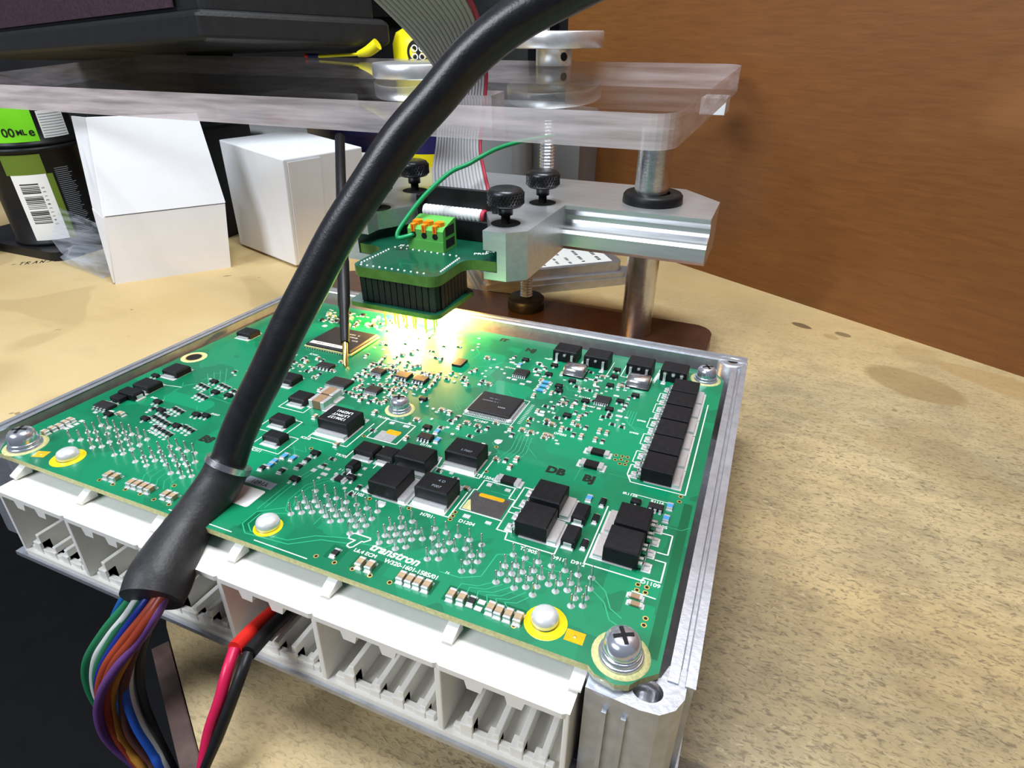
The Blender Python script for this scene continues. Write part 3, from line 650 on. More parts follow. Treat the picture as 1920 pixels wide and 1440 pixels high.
for x, y, w, d in ((100.8, 41.4, 6.4, 5.0), (107.4, 41.7, 5.4, 5.0), (63.6, 58.0, 6.5, 5.6), (67.4, 44.4, 6.4, 4.2), (72.3, 36.1, 6.3, 4.0), (50.8, 67.1, 6.4, 5.7), (10.2, 56.0, 6.8, 6.2), (10.7, 44.0, 7.2, 5.6), (8.2, 92.2, 7.0, 5.6)):
    place(dpak(w, d, 2.4), 'regulator', board, x, y, 0, 0)
place(diode(3.9, 7.2, 2.5), 'diode', board, 11, 37.6, 0, PI/2); place(sot(4.4, 2.8, 1.8), 'small_transistor', board, 9.4, 34.2)
for x, y in ((164.3, 39.2), (164.5, 30.6)): place(diode(3.5, 5.6, 2.5), 'diode', board, x, y)
for x, y in ((167.9, 46.6), (167.9, 39.8), (167.9, 30.1)): place(diode(1.6, 2.5, 1.2), 'diode', board, x, y)
place(diode(2.6, 3.6, 2.5), 'diode', board, 101.6, 33.2, 0, 0.0)
# upright packages along the back edge
def tall():
    b = MB(); w, d, h = 9.2, 7.4, 4.6
    b.cbox(-w/2, -d/2, .2, w/2, d/2, h, 'epoxy', .3, .4); b.box(-w/2+.3, d/2, .2, w/2-.3, d/2+1.6, 1.2, 'tin')
    for i, x in enumerate((-2.9, 0, 2.9)):
        b.lathe([(.01, .5), (.75, .35), (.8, 0)], 'solder', 10, (x, -d/2, 3.0), 'y'); b.v[-0:] = b.v[-0:]
        b.box(x-.45, -d/2-.75, 2.6, x+.45, -d/2+.1, 3.2, 'tin')
        if i != 1: b.box(x-.45, -d/2-.8, .1, x+.45, -d/2-.35, 3.2, 'tin'); b.box(x-.45, -d/2-2.2, .05, x+.45, -d/2-.4, .45, 'tin'); b.cbox(x-.8, -d/2-2.8, 0, x+.8, -d/2-.7, .2, 'solder', .2, .1)
    return b.mesh('ignition_driver')
tm = tall()
for x in (133.0, 145.0, 161.0, 173.2): place(tm, 'ignition_driver', board, x, 125.3)
# metal can capacitors lying on the board
def can():
    b = MB(); n = 10; w = 7.8; vs = []; r = 2.6
    prof = [(-3.6, .5)] + [(-3.6+.1+ (1-math.cos(PI*i/n))*3.5, .6+3.0*math.sin(PI*i/n)**.7) for i in range(n+1)] + [(3.6, .5)]
    for x in (-w/2, -w/2+.5, w/2-.5, w/2):
        e = .85 if abs(x) > w/2-.2 else 1
        for y, z in prof: vs.append((x, y*e, z*e))
    m_ = len(prof); fs = [(k_*m_+i, (k_+1)*m_+i, (k_+1)*m_+i+1, k_*m_+i+1) for k_ in range(3) for i in range(m_-1)]
    b.add(vs, fs, 'steel', True); b.add(vs, [tuple(range(m_)), tuple(range(4*m_-1, 3*m_-1, -1))], 'steel')
    b.box(-w/2-.2, -4.0, 0, w/2+.2, 4.0, .5, 'black'); return b.mesh('can_capacitor')
cm_ = can()
for x, y in ((139.6, 114.8), (162.6, 115.4)): place(cm_, 'can_capacitor', board, x, y)
# quad flat pack with fine leads
def qfp(w, d, n):
    b = MB(); b.cbox(-w/2, -d/2, .2, w/2, d/2, 1.6, 'chip', .25, .3)
    for i in range(n):
        for (L_, a) in ((w, 0), (d, 1), (w, 2), (d, 3)):
            t = -L_/2+.8+(L_-1.6)*i/(n-1); q_ = .16; off = (d if a % 2 == 0 else w)/2
            i0 = len(b.v); b.box(t-q_, -off-.6, .6, t+q_, -off, .85, 'tin'); b.box(t-q_, -off-1.25, 0, t+q_, -off-.5, .22, 'tin'); b.box(t-q_, -off-.7, 0, t+q_, -off-.5, .85, 'tin')
            b.xform(Matrix.Rotation(a*PI/2, 4, 'Z'), i0)
    for sx, sy in ((-1, -1), (1, -1)): b.lathe([(1.0, 0), (1.0, .5), (.5, .9), (.01, .95)], 'solder', 10, (sx*(w/2+.1), sy*(d/2+.1), 0), cap=False)
    b.lathe([(.45, 1.6), (.01, 1.605)], 'black', 12, (w/2-1.2, -d/2+1.2, 0), cap=False)
    return b.mesh('flat_pack_chip')
o = place(qfp(14.4, 12.9, 25), 'flat_pack_chip', board, 123.4, 80.0)
print_rows(o, [(-3.4, 2.6, 1.6, 3.4, .35), (-5.2, .8, 1.6, 5.4, .35), (1.4, -1.8, 1.6, 2.2, .6)], 'greylabel')
# main processor
b = MB(); b.box(-10.9, -9.8, .4, 10.9, 9.8, .95, 'fr4'); b.cbox(-10.4, -9.3, .95, 10.4, 9.3, 2.0, 'chip', .5, .5)
for i in range(18):
    for s_ in (-1, 1): b.box(-10+i*1.17-.25, s_*9.5-.25, .05, -10+i*1.17+.25, s_*9.5+.25, .45, 'solder')
cpu = b.obj('processor', board, (46.8, 102.2, 0))
print_rows(cpu, [(-3, 4.5, 2.0, 8, .9), (-1, 2.2, 2.0, 6, .9), (1, -.4, 2.0, 6, .9)], 'greylabel')
b = MB(); b.box(-7.6, -1.1, 0, 7.6, 1.1, .06, 'label'); o = b.obj('chip_sticker', cpu, (-1.6, -7.6, 2.0)); o.location = (-1.6*S, -7.4*S, 2.0*S)
lettering(cpu, 'ERR20 LVF ES1601', -1.6, -7.4, 2.08, 1.5, 'ink', 0, .03, 0, .9)
# other chips
o = place(soic(7.8, 5.4, 1.2, 16), 'small_chip', board, 67.4, 72.8)
b = MB(); b.cbox(-1.9, -2.9, .05, 1.9, 2.9, .95, 'chip', .1); place(b.mesh('small_chip'), 'small_chip', board, 97.8, 104.2)
for x, y, w, d, n in ((122.1, 105.4, 5.2, 4.4, 7), (154.2, 98.0, 5.0, 4.4, 7), (74.8, 85.4, 4.6, 3.4, 8), (84.6, 86.4, 5.4, 4.2, 4), (91.6, 86.2, 5.0, 3.8, 4), (81.1, 73.1, 5.0, 3.6, 8), (9.4, 29.4, 6.0, 3.4, 4), (54.7, 81.4, 6.0, 3.6, 4)):
    place(soic(w, d, 1.3, n), 'small_chip', board, x, y)
place(soic(3.8, 1.9, 1.3, 3), 'small_chip', board, 180.7, 49.8); place(soic(4.4, 2.6, 1.3, 4), 'small_chip', board, 111.8, 54.7)
# large ceramic capacitors
for x, y in ((71.4, 57.9), (70.9, 63.2)): place(cap(4.6, 5.9, 3.0, 'brownc'), 'ceramic_capacitor', board, x, y, 0, PI/2)
# flat shunt resistors
for x, y, d in ((160.8, 67.9, 2.5), (160.8, 61.2, 3.0), (142.5, 45.3, 2.7)):
    place(res(d, 6.4, .95, 'epoxy'), 'shunt_resistor', board, x, y, 0, PI/2)
# bare transistor footprint with solder
pad(141.1, 34.3, 10.4, 7.6, 'steel', Z*4, .05)
gp = MB(); gp.prism(rrect(137.6, 36.6, 144.6, 38.0, .5), .05, .12, 'orange'); gp.prism(rrect(99, 52.4, 103.6, 54.8, .6), .03, .08, 'orange'); gp.prism([(135.9, 30.6), (138.4, 30.6), (136.4, 34.6), (135.9, 34)], .1, .13, 'fr4'); gp.obj('flux_residue', board)
pad(100.4, 51.0, 6.0, 4.8, 'tin', Z*4, .02)
# passives
CAPF=[(44.5,4.6),(47.0,4.6),(53.0,4.6),(55.0,4.7),(57.3,4.7),(59.5,4.7),(65.2,4.7),(67.5,4.7),(124.2,4.5),(126.7,4.5),(134.7,4.5),(136.8,4.5),(138.8,4.5),(140.9,4.5),(146.8,4.4),(149.2,4.4),(155.7,4.5),(157.6,4.3),(159.7,4.3),(161.8,4.3)]
for x, y in CAPF: place(cap(1.5, 2.6, 1.35), 'chip_capacitor', board, x, y)
for x, y in [(7.9,11.7),(8.0,13.8),(8.3,15.6),(8.0,17.6),(8.0,19.3),(18.4,28.0)]: place(cap(1.3, 2.4, 1.1), 'chip_capacitor', board, x, y, 0, PI/2)
for x, y in [(151.2,4.8),(116.9,5.0),(78.6,23.8),(84.3,24.7),(87.2,28.2),(87.2,31.6)]: place(res(1.4, 2.5), 'chip_resistor', board, x, y)
pad(153.2, 5.5, 1.6, 1.1, 'solder', .2); pad(153.2, 3.7, 1.6, 1.1, 'solder', .2)
place(res(2.2, 3.6, .6), 'chip_resistor', board, 100.8, 28.2, 0, PI/2)
for x, y in ((182.1, 19.5), (182.5, 17.5)): place(res(1.2, 3.0, .5, 'brownc'), 'chip_resistor', board, x, y, 0, PI/2)
for x, y in [(80.2,30.6),(83.1,30.7),(79.4,27.3),(79.6,25.7),(164.2,46.9),(183.9,52.0),(183.8,46.9),(113.1,59.3),(115.5,55.0),(118.7,112.3)]: place(res(1.4, 2.5, .6, 'blue'), 'chip_resistor', board, x, y)
for x, y in [(132.4,102.9),(132.5,99.8),(132.5,96.6)]: place(res(1.6, 3.6, .6, 'blue'), 'chip_resistor', board, x, y, 0, PI/2)
SOT=[(22.1,38.1),(27.6,34.7),(27.6,29.1),(39.8,29.9),(39.9,37.2),(43.0,37.9),(27.5,56.0),(33.8,50.5),(39.5,50.6),(103.4,29.6),(109.4,59.9),(87.4,35),(119.3,116.7),(130.8,116.7),(131.3,108.9),(137.5,101.9),(138.6,98.6),(140.6,107.4),(153.7,109.6),(153.4,116.9),(149.0,95.4),(157.6,93.4),(159.6,100.0),(146.3,84.0),(163.4,106.0),(175.6,50.2),(99.4,74.7),(90.3,23.1),(5.6,51.0),(15.0,26.4),(153.0,122.6)]
for x, y in SOT: place(sot(2.6, 1.6, 1.15), 'small_transistor', board, x, y, 0, random.choice((0, PI)))
CAPM=[(108.4,71.1),(111.5,70.5),(114.8,69.0),(119.2,67.3),(122.9,67.2),(126.1,67.2),(136.5,70.4),(139.3,70.3),(140.4,87.7),(131.9,92.1),(107.6,90.4),(111.6,93.1),(114.6,93.5),(145.9,91.0),(146.0,94.2),(105.4,112.6),(105.7,101.4),(143.1,104.5),(90.1,41.1),(133.6,37.9),(50.8,76),(74.3,51.2),(132.8,69.6),(134.5,66.8),(143.7,77.1),(141.4,78.8),(143.6,81.8),(147.2,75.8),(142.9,91.2),(141.5,94.7),(150.1,84.4),(151.2,79.8),(153.7,79.8),(158.1,79.4),(160.4,79.4),(151.4,74.4),(153.9,74.2),(158.2,74.4),(160.4,74.4),(144.0,70.6),(106.6,52.3),(95.0,52.0),(104.2,62.6),(80.7,66.2),(84.0,66.4),(89.7,61.0),(123.7,56.8),(126.5,57.4),(129.1,57.4),(135.4,53.1),(137.9,53.9),(140.6,55.4),(140.3,51.4)]
for i, (x, y) in enumerate(CAPM):
    k_ = i % 3; r_ = random.choice((0, PI/2))
    if k_ == 0: place(cap(1.1, 2.0, .95), 'chip_capacitor', board, x, y, 0, r_)
    elif k_ == 1: place(cap(1.0, 1.8, .8, 'brownc'), 'chip_capacitor', board, x, y, 0, r_)
    else: place(res(1.0, 1.9, .45), 'chip_resistor', board, x, y, 0, r_)
PADS=[(115.2,113.3),(124.5,117.0),(126.6,114.9),(127.1,107.1),(127.1,111.1),(125.7,109.5),(119.0,101.1),(121.3,100.7),(125.1,98.7),(126.6,101.2),(146.2,111.9),(149.4,112.4),(149.3,107.6),(150.7,116.8),(157.4,103.7),(161,94.3),(161.4,90.9),(147.1,103.2),(146.3,92.8),(154.2,93),(138.3,81.5),(138.1,83.4),(116.4,24.4),(138.3,42.0),(143.7,41.8),(138.4,28.3),(144.3,28.2),(97.9,58.1),(103.0,58.2),(91.9,28.6),(95.6,28.3),(92.7,30.6),(95.0,30.5),(10.8,20.6),(10.9,15.9),(10.8,17.2),(11.1,18.8),(9.7,25.8)]
for x, y in PADS: pad(x, y, random.uniform(1.3, 2.2), random.uniform(.9, 1.4), 'solder', Z*4, .12)
# crowded small parts between the chips
big = [(46.8,102.2,12.5,11.5),(67.4,72.8,5,4.4),(71.4,58,4,4),(70.9,63.2,4,4),(85.4,49.8,6.5,6.5),(74.8,85.4,3.2,3),(84.6,86.4,3.6,3.4),(91.6,86.2,3.4,3.2),(81.1,73.1,3.4,3.2),(54.7,81.4,4,3.2),(95.6,66.3,6.5,6),(123.4,80,9.2,8.6),(50.8,67.1,4.4,4.8),(63.6,58,4.6,4.8),(61.4,84,2.2,2.2),(122,105.4,4,4),(97.8,104.2,3,3.8)]
big += [(x, y, 2, 1.8) for x, y in SOT] + [(x, y, 1.3, 1.3) for x, y in CAPM]
def crowd(x0, y0, x1, y1, n, kinds):
    made = 0; tries = 0
    while made < n and tries < n*12:
        tries += 1; x, y = random.uniform(x0, x1), random.uniform(y0, y1)
        if any(abs(x-q[0]) < q[2] and abs(y-q[1]) < q[3] for q in big): continue
        big.append((x, y, 1.35, 1.35)); made += 1; k_ = random.choice(kinds); r_ = random.choice((0, PI/2))
        if k_ == 'c': place(cap(.95, 1.75, .8), 'chip_capacitor', board, x, y, 0, r_)
        elif k_ == 'b': place(cap(.95, 1.75, .8, 'brownc'), 'chip_capacitor', board, x, y, 0, r_)
        elif k_ == 'r': place(res(.95, 1.75, .42), 'chip_resistor', board, x, y, 0, r_)
        elif k_ == 's': place(sot(2.0, 1.2, .9), 'small_transistor', board, x, y, 0, r_)
        else: pad(x, y, random.uniform(.8, 1.3), random.uniform(.6, 1.1), 'solder', Z*4, .12)
crowd(68, 76, 97, 92, 62, 'cbrrpp'); crowd(64, 66, 90, 77, 26, 'rrcppb'); crowd(60, 90, 90, 112, 34, 'prpcr'); crowd(18, 118, 62, 131, 56, 'rrpcsp'); crowd(66, 116, 98, 130, 30, 'ppr')
crowd(92, 90, 116, 100, 14, 'ppr'); crowd(108, 100, 118, 118, 10, 'prp'); crowd(42, 72, 60, 88, 16, 'crpb'); crowd(24, 62, 44, 88, 26, 'prsp'); crowd(136, 66, 150, 96, 22, 'prpc'); crowd(124, 96, 162, 118, 40, 'prpcr')
crowd(148, 84, 164, 96, 14, 'ppr'); crowd(100, 60, 134, 72, 18, 'prc'); crowd(88, 24, 108, 36, 12, 'pr'); crowd(60, 14, 90, 24, 0, 'p'); crowd(121, 36.8, 133, 44, 6, 'pr')
# outlined resistor rows left of the cable
for j, (x0, y0, n) in enumerate(((24, 34.6, 5), (28.5, 31.2, 6), (34, 27.2, 5), (30, 37.4, 3), (42, 30.6, 3), (24.5, 52.6, 3), (29.5, 47.2, 3), (31, 55.4, 3), (38, 53.8, 3))):
    for i in range(n):
        x, y = x0+i*2.0, y0-i*.42
        if any(abs(x-q[0]) < 1.7 and abs(y-q[1]) < 1.7 for q in SOT): continue
        place(res(1.1, 2.2, .45), 'chip_resistor', board, x, y)
        pad(x, y-2.2, 1.0, .7, 'solder', .1)
# front pads of connector pins are solder cones
PINS=[(18.4,12.1),(20.4,13.5),(18.3,17.2),(22.8,14.7),(27.2,12.2),(20.4,18.1),(25.0,15.6),(18.4,21.3),(29.2,13.6),(24.4,18.8),(21.7,21.4),(29.1,16.0),(24.8,21.4),(28.4,19.3),(31.8,17.2),(28.1,21.5),(32.0,19.2),(31.2,21.5),(38.2,16.0),(35.5,17.6),(34.5,21.4),(38.2,18.5),(37.6,21.4),(36.0,14.7),(36.3,12.1),(38.0,13.5),(44.4,12.2),(44.5,14.6),(46.6,13.4),(48.8,12.1),(46.5,15.8),(48.9,14.7),(46.4,18.4),(49.2,16.9),(50.9,15.7),(53.2,14.6),(46.8,21.4),(57.7,12.2),(50.9,18.3),(53.5,17.1),(49.9,21.5),(56.3,15.7),(59.5,13.5),(62.0,12.2),(55.3,18.4),(57.6,17.1),(53.0,21.6),(59.0,16.6),(61.6,15.0),(56.0,21.7),(59.5,18.6),(63.9,13.5),(98.1,21.6),(101.8,21.2),(104.8,21.3),(108.1,21.1),(98.3,17.0),(100.5,18.2),(111.1,21.2),(114.2,21.1),(117.3,21.2),(98.4,14.4),(100.5,15.6),(102.6,17.0),(104.8,18.4),(100.5,13.3),(102.7,14.5),(104.8,15.7),(106.7,17.2),(109.0,18.4),(98.4,11.9),(106.8,14.7),(109.0,15.9),(111.3,17.1),(113.4,18.3),(109.0,13.5),(111.1,14.7),(113.4,15.8),(115.6,17.0),(117.6,18.3),(115.6,14.6),(117.7,15.7),(115.8,11.9),(117.7,13.3),(123.9,21.5),(127.1,21.4),(123.6,17.2),(125.7,18.6),(123.8,14.6),(125.9,15.9),(128.0,17.2),(130.0,18.6),(123.9,12.0),(126.0,13.3),(128.1,14.6),(130.2,15.9),(132.4,17.1),(128.4,11.8),(130.3,13.2),(133.4,21.3),(136.5,21.2),(139.6,21.3),(142.7,21.2),(146.0,20.8),(134.4,18.4),(138.8,18.5),(136.9,16.8),(143.1,18.2),(141.0,16.9),(138.9,15.7),(136.8,14.3),(145.3,16.8),(147.4,17.9),(147.4,15.6),(145.3,14.5),(139.0,12.9),(136.7,11.9),(147.6,12.6),(145.4,11.7),(153.9,20.8),(156.8,20.9),(159.9,21.0),(163.0,21.0),(166.2,20.9),(169.2,20.8),(172.2,21.1),(153.5,16.9),(155.7,18.0),(153.5,14.4),(155.8,15.4),(157.8,16.8),(159.9,18.1),(153.6,11.8),(155.6,13.2),(157.8,14.3),(159.9,15.6),(162.1,16.9),(164.2,18.1),(157.8,11.8),(160.0,13.0),(162.1,14.1),(164.2,15.7),(166.3,16.8),(168.4,17.9),(162.1,11.6),(166.2,14.4),(168.4,15.7),(170.5,16.9),(172.7,18.0),(170.5,14.3),(172.5,15.3),(170.4,12.0),(172.6,13.0)]
b = MB(); b.lathe([(.85, 0), (.78, .12), (.42, .45), (.3, .8)], 'solder', 10, cap=False); b.lathe([(.3, .3), (.3, 3.1), (.14, 3.5), (.01, 3.52)], 'steel', 8, cap=False)
pm = b.mesh('connector_pin')
for x, y in PINS: place(pm, 'connector_pin', board, x, y)
pd.obj('solder_pads', board)['kind'] = 'stuff'
# via holes
vh = MB()
HOLES=[(43.3,2.6),(48.2,2.7),(53.1,2.5),(58.2,2.7),(63.2,2.5),(68.3,2.6),(63.1,8.7),(113.4,2.7),(118.4,2.7),(123.2,2.7),(127.8,2.6),(132.8,2.6),(161.5,2.7),(185.2,14.9),(185.2,13.1),(181.9,23.2),(183.8,23.2),(182.0,21.6),(183.8,21.6),(185.8,57.4),(185.8,55.2),(123.8,25.3),(135.1,28.6),(135.2,27.1),(135.2,25.7),(94.2,48.5),(132.7,59.1),(135.0,47.1),(112.7,24.5),(165.8,69.2),(166.1,66.9),(167.6,69.4),(167.6,67.6),(167.7,65.5),(169.1,69.5),(169.3,67.4),(169.2,65.7),(84.2,36.9),(135.8,76.5)]
for x, y in HOLES:
    vh.lathe([(.62, Z*3), (.36, Z*3)], 'gold', 10, (x, y, 0), cap=False); vh.lathe([(.38, Z*4), (.01, Z*4)], 'hole', 10, (x, y, 0), cap=False)
vh.obj('via_holes', board)['kind'] = 'stuff'
# screws
def screw_mesh():
    b = MB(); b.lathe([(5.6, 0), (5.6, Z*4), (3.0, Z*4)], 'fr4', 28, cap=False)
    b.lathe([(4.3, 0), (4.3, .75), (4.1, .85), (3.6, .85)], 'screw', 28, cap=False); b.lathe([(3.9, .85), (3.9, 1.75), (3.7, 1.85), (3.0, 1.85)], 'screw', 28, cap=False)
    b.lathe([(3.55, 1.85), (3.6, 3.0), (3.4, 4.1), (2.8, 4.9), (1.9, 5.35), (.9, 5.5), (.01, 5.5)], 'screw', 28, cap=False)
    for a in range(2):
        i0 = len(b.v); b.add([(-2.0, -.42, 5.46), (2.0, -.42, 5.46), (2.0, .42, 5.46), (-2.0, .42, 5.46), (-.7, -.42, 5.53), (.7, -.42, 5.53), (.7, .42, 5.53), (-.7, .42, 5.53)], [(0, 1, 5, 4), (4, 5, 6, 7), (3, 7, 6, 2), (0, 4, 7, 3), (1, 2, 6, 5)], 'hole')
        b.xform(Matrix.Rotation(a*PI/2+.5, 4, 'Z'), i0)
    return b.mesh('screw')
sm_ = screw_mesh()
for x, y, s_ in ((9.0, 5.4, 1.0), (182.6, 4.6, 1.0), (183.8, 129.0, .95), (95.6, 66.3, .86)):
    o = place(sm_, 'screw', board, x, y); o.scale = (s_, s_, s_)
# rivets with yellow flux rings
b = MB(); b.lathe([(2.75, .1), (2.85, 1.0), (2.5, 1.9), (1.6, 2.45), (.01, 2.6)], 'solder', 24, cap=False); rm = b.mesh('solder_rivet')
b = MB(); b.lathe([(4.4, Z*3), (4.3, .06), (2.4, .06)], 'yellow', 26, cap=False); ym = b.mesh('flux_ring')
for i, x in enumerate((25.7, 96.4, 166.7)):
    place(rm, 'solder_rivet', board, x, 6.4); o = place(ym, 'flux_ring', board, x+.3, 6.0)
    if i == 1: o.scale = (.78, .78, 1)
for x, y, a in ((17.4, 4.2, .3), (173.4, 5.0, 0)):
    b = MB(); b.box(-1.9, -1.4, 0, 1.9, 1.4, .05, 'orange'); b.lathe([(.4, .05), (.3, .12), (.01, .14)], 'gold', 10, cap=False); b.obj('orange_test_pad', board, (x, y, 0), a)
b = MB(); b.lathe([(4.6, Z*3), (4.5, .08), (2.8, .08)], 'fr4', 26, cap=False); b.lathe([(3.1, .1), (2.7, .1)], 'gold', 26, cap=False); b.lathe([(2.8, .09), (.01, .09)], 'hole', 26, cap=False); b.obj('bolt_hole', board, (4.6, 68.2, 0))
b = MB(); b.lathe([(1.2, .05), (.9, .2), (.01, .25)], 'solder', 14, cap=False); tpm = b.mesh('test_point')
for x, y in ((116.6, 23.8), (29, 113.5), (22, 104), (132, 62)): place(tpm, 'test_point', board, x, y)

# ================================================================== positioning stand
stand = empty('positioning_stand', (61.5, 215, 0)); tag(stand, 'aluminium probing stand with steel rods and clear acrylic top plate', 'probe stand')
OFF = (-61.5, -215, 0)
def spart(b, name, bevel=0.0, parent=None): return b.obj(name, parent or stand, OFF if not parent else None, bevel=bevel)
b = MB(); b.prism(rrect(-54, 158, 177.5, 236, 10), 0, 6, 'baseplate'); o = spart(b, 'base_plate', 0.8); o['label'] = 'brown tinted steel base plate'
for x, y in ((140.7, 215),):
    b = MB(); b.lathe([(7.6, 6), (7.6, 104)], 'steel', 32, (x, y, 0)); spart(b, 'guide_rod')
    b = MB(); b.lathe([(7.7, 76.6), (12.6, 76.6), (13.4, 75.6), (13.6, 73), (13.6, 72.3)], 'black', 32, (x+1, y, 0), cap=False); spart(b, 'rod_collar')
arm = MB()
top_poly = [(17, 144), (34, 144), (34, 152), (44, 169), (79, 169), (89, 152), (89, 144), (99, 144), (106, 150), (106.5, 194), (106.5, 246), (16.5, 246), (16.5, 194), (17, 150)]
mid_poly = [(17, 144), (28, 144), (28, 176), (95, 176), (95, 144), (99, 144), (106, 150), (106.5, 194), (106.5, 246), (16.5, 246), (16.5, 194), (17, 150)]
low_poly = [(17, 144), (34, 144), (34, 152), (44, 180), (79, 180), (89, 152), (89, 144), (99, 144), (106, 150), (106.5, 194), (106.5, 246), (16.5, 246), (16.5, 194), (17, 150)]
arm.prism(top_poly, 64.4, 72.3, 'alu'); arm.prism(mid_poly, 55.4, 64.4, 'alu'); arm.prism(low_poly, 52.2, 55.4, 'alu')
spart(arm, 'probe_arm')
for s_ in (1, -1):
    b = MB(); prof = [(194, 72.3), (194, 70.6), (196.5, 69.6), (198.2, 67.2), (198.4, 65.0), (197.6, 63.6), (193.4, 62.2), (193.2, 61.4), (192.0, 60.0), (192.0, 54.2), (193.4, 52.6), (196, 51.6), (246, 51.6), (246, 72.3)]
    xs = (106.5, 152, 170.6) if s_ > 0 else (106.5, 112, 118)
    vs = []
    for x in xs:
        for y, z in prof:
            yy = y if y < 240 or x < 160 else 226
            vs.append((x if s_ > 0 else 123-x, yy, z))
    n = len(prof); fs = [(k_*n+i, k_*n+(i+1) % n, (k_+1)*n+(i+1) % n, (k_+1)*n+i) for k_ in range(2) for i in range(n)] + [tuple(range(n)), tuple(range(3*n-1, 2*n-1, -1))]
    if s_ < 0: fs = [f[::-1] for f in fs]
    b.add(vs, fs, 'alu'); o = spart(b, 'side_bar')
    bm = bmesh.new(); bm.from_mesh(o.data); bmesh.ops.recalc_face_normals(bm, faces=bm.faces); bm.to_mesh(o.data); bm.free()
def thumb_screw(x, y, z0=72.3):
    b = MB(); b.lathe([(1.9, 0), (1.9, 3.6), (3.0, 3.6), (3.0, 7.0)], 'blackoxide', 16, cap=False)
    b.lathe([(3.0, 7.0), (6.6, 7.2), (7.4, 8.2), (7.4, 12.6), (6.6, 13.8), (5.2, 14.3), (.01, 14.1)], 'blackoxide', 28, cap=False)
    b.lathe([(6.2, .05), (.01, .06)], 'hole', 20, cap=False)  # dark disc paints the shadow around the countersunk foot
    o = b.obj('thumb_screw', stand, (x-61.5, y-215, z0))
    k = MB()       # knurling: crossed ridges around the head
    for i in range(34):
        for s_ in (-1, 1):
            a0 = 2*PI*i/34; a1 = a0+s_*.32; w_ = .045
            k.add([(7.36*math.cos(a0-w_), 7.36*math.sin(a0-w_), 8.3), (7.36*math.cos(a0+w_), 7.36*math.sin(a0+w_), 8.3), (7.36*math.cos(a1+w_), 7.36*math.sin(a1+w_), 12.5), (7.36*math.cos(a1-w_), 7.36*math.sin(a1-w_), 12.5),
                   (7.72*math.cos(a0), 7.72*math.sin(a0), 8.3), (7.72*math.cos(a1), 7.72*math.sin(a1), 12.5)], [(0, 4, 5, 3), (4, 1, 2, 5), (0, 1, 4), (3, 5, 2)], 'blackoxide')
    k.obj('knurling', o); return o
thumb_screw(93.4, 157); thumb_screw(95.5, 194.5); thumb_screw(28.5, 193.5); thumb_screw(30.5, 157.5)
def thread(x, y, z0, z1, r, name='threaded_rod'):
    b = MB(); pr = []; z = z0; i = 0
    while z < z1: pr.append((r if i % 2 else r-.55, z)); z += .75; i += 1
    b.lathe(pr, 'steel', 16, (x, y, 0), smooth=False); return spart(b, name)
thread(77, 222, 10, 53, 3.6); thread(86.5, 224, 76, 104, 3.8)
b = MB(); b.lathe([(3.0, 72.3), (3.0, 77), (4.4, 77), (4.4, 72.3)], 'blackoxide', 16, (84, 226, 0)); spart(b, 'lock_nut')
b = MB(); b.lathe([(9.6, 6), (10.2, 7), (10.2, 12), (9.2, 13), (.01, 13)], 'black', 28, (77, 222, 0), cap=False); spart(b, 'rubber_foot')
# acrylic plate, tilted slightly up towards the back
TILT = 9.6/153
def zt(x, y, z): return z + (y-172)*TILT
b = MB()
prc = [(x + (y-172)/154*9 if x > 100 else x, y) for x, y in rrect(-305, 172, 154.5, 326, 9, 6)]
slot = [(38, 196), (38, 210), (70, 210), (70, 196)]                 # cut-out for the ribbon cable
n = len(prc); pz = (101.4, 114.2)
def ring3(P, z): return [(x, y, zt(x, y, z)) for x, y in P]
key = prc + [prc[0]] + slot + [slot[0]]
for z, flip in ((pz[0], True), (pz[1], False)):
    vs = ring3(prc, z) + ring3(slot, z); loop = list(range(n)) + [0] + [n, n+1, n+2, n+3] + [n]
    bmx = bmesh.new(); bv = [bmx.verts.new(v) for v in vs]
    es = [bmx.edges.new((bv[i], bv[(i+1) % n])) for i in range(n)] + [bmx.edges.new((bv[n+i], bv[n+(i+1) % 4])) for i in range(4)]
    r_ = bmesh.ops.triangle_fill(bmx, use_beauty=True, use_dissolve=False, edges=es)
    bmx.verts.index_update(); bmx.normal_update()
    fs = [[v.index for v in f.verts] for f in bmx.faces]
    b.add(vs, fs, 'acryl'); bmx.free()
for P in (prc, slot):
    k_ = len(P); vs = ring3(P, pz[0]) + ring3(P, pz[1]); b.add(vs, [(i, (i+1) % k_, k_+(i+1) % k_, k_+i) for i in range(k_)], 'acryledge')
ap = spart(b, 'acrylic_plate'); ap['label'] = 'thick clear acrylic top plate'
bm = bmesh.new(); bm.from_mesh(ap.data); bmesh.ops.remove_doubles(bm, verts=bm.verts, dist=1e-7); bmesh.ops.recalc_face_normals(bm, faces=bm.faces); bm.to_mesh(ap.data); bm.free()
b = MB(); kx, ky = 60, 305; kz = zt(kx, ky, 114.25)
b.lathe([(10.5, 0), (10.5, 9.0), (27.4, 9.0), (28, 9.6), (28, 16.8), (27.4, 17.4), (.01, 17.4)], 'alu', 56, cap=False); b.lathe([(10.5, 0), (.01, 0)], 'alu', 56, cap=False)
kn = b.obj('clamp_knob', stand, (kx-61.5, ky-215, kz))
h = MB(); h.lathe([(2.2, 0), (.01, -0.01)], 'hole', 16, (0, 0, 0), 'y', cap=False); ho = h.obj('set_screw_hole', kn, (8.3, -6.5, 4.6)); ho.rotation_euler.z = math.radians(52)
b = MB(); b.lathe([(22.8, 0), (23.2, .5), (23.2, 6.4), (22.6, 7), (.01, 7)], 'alu', 48, cap=False); b.lathe([(22.8, 0), (.01, 0)], 'alu', 48, cap=False); b.obj('clamp_disc', stand, (4-61.5, 244-215, zt(0, 244, 114.4)))
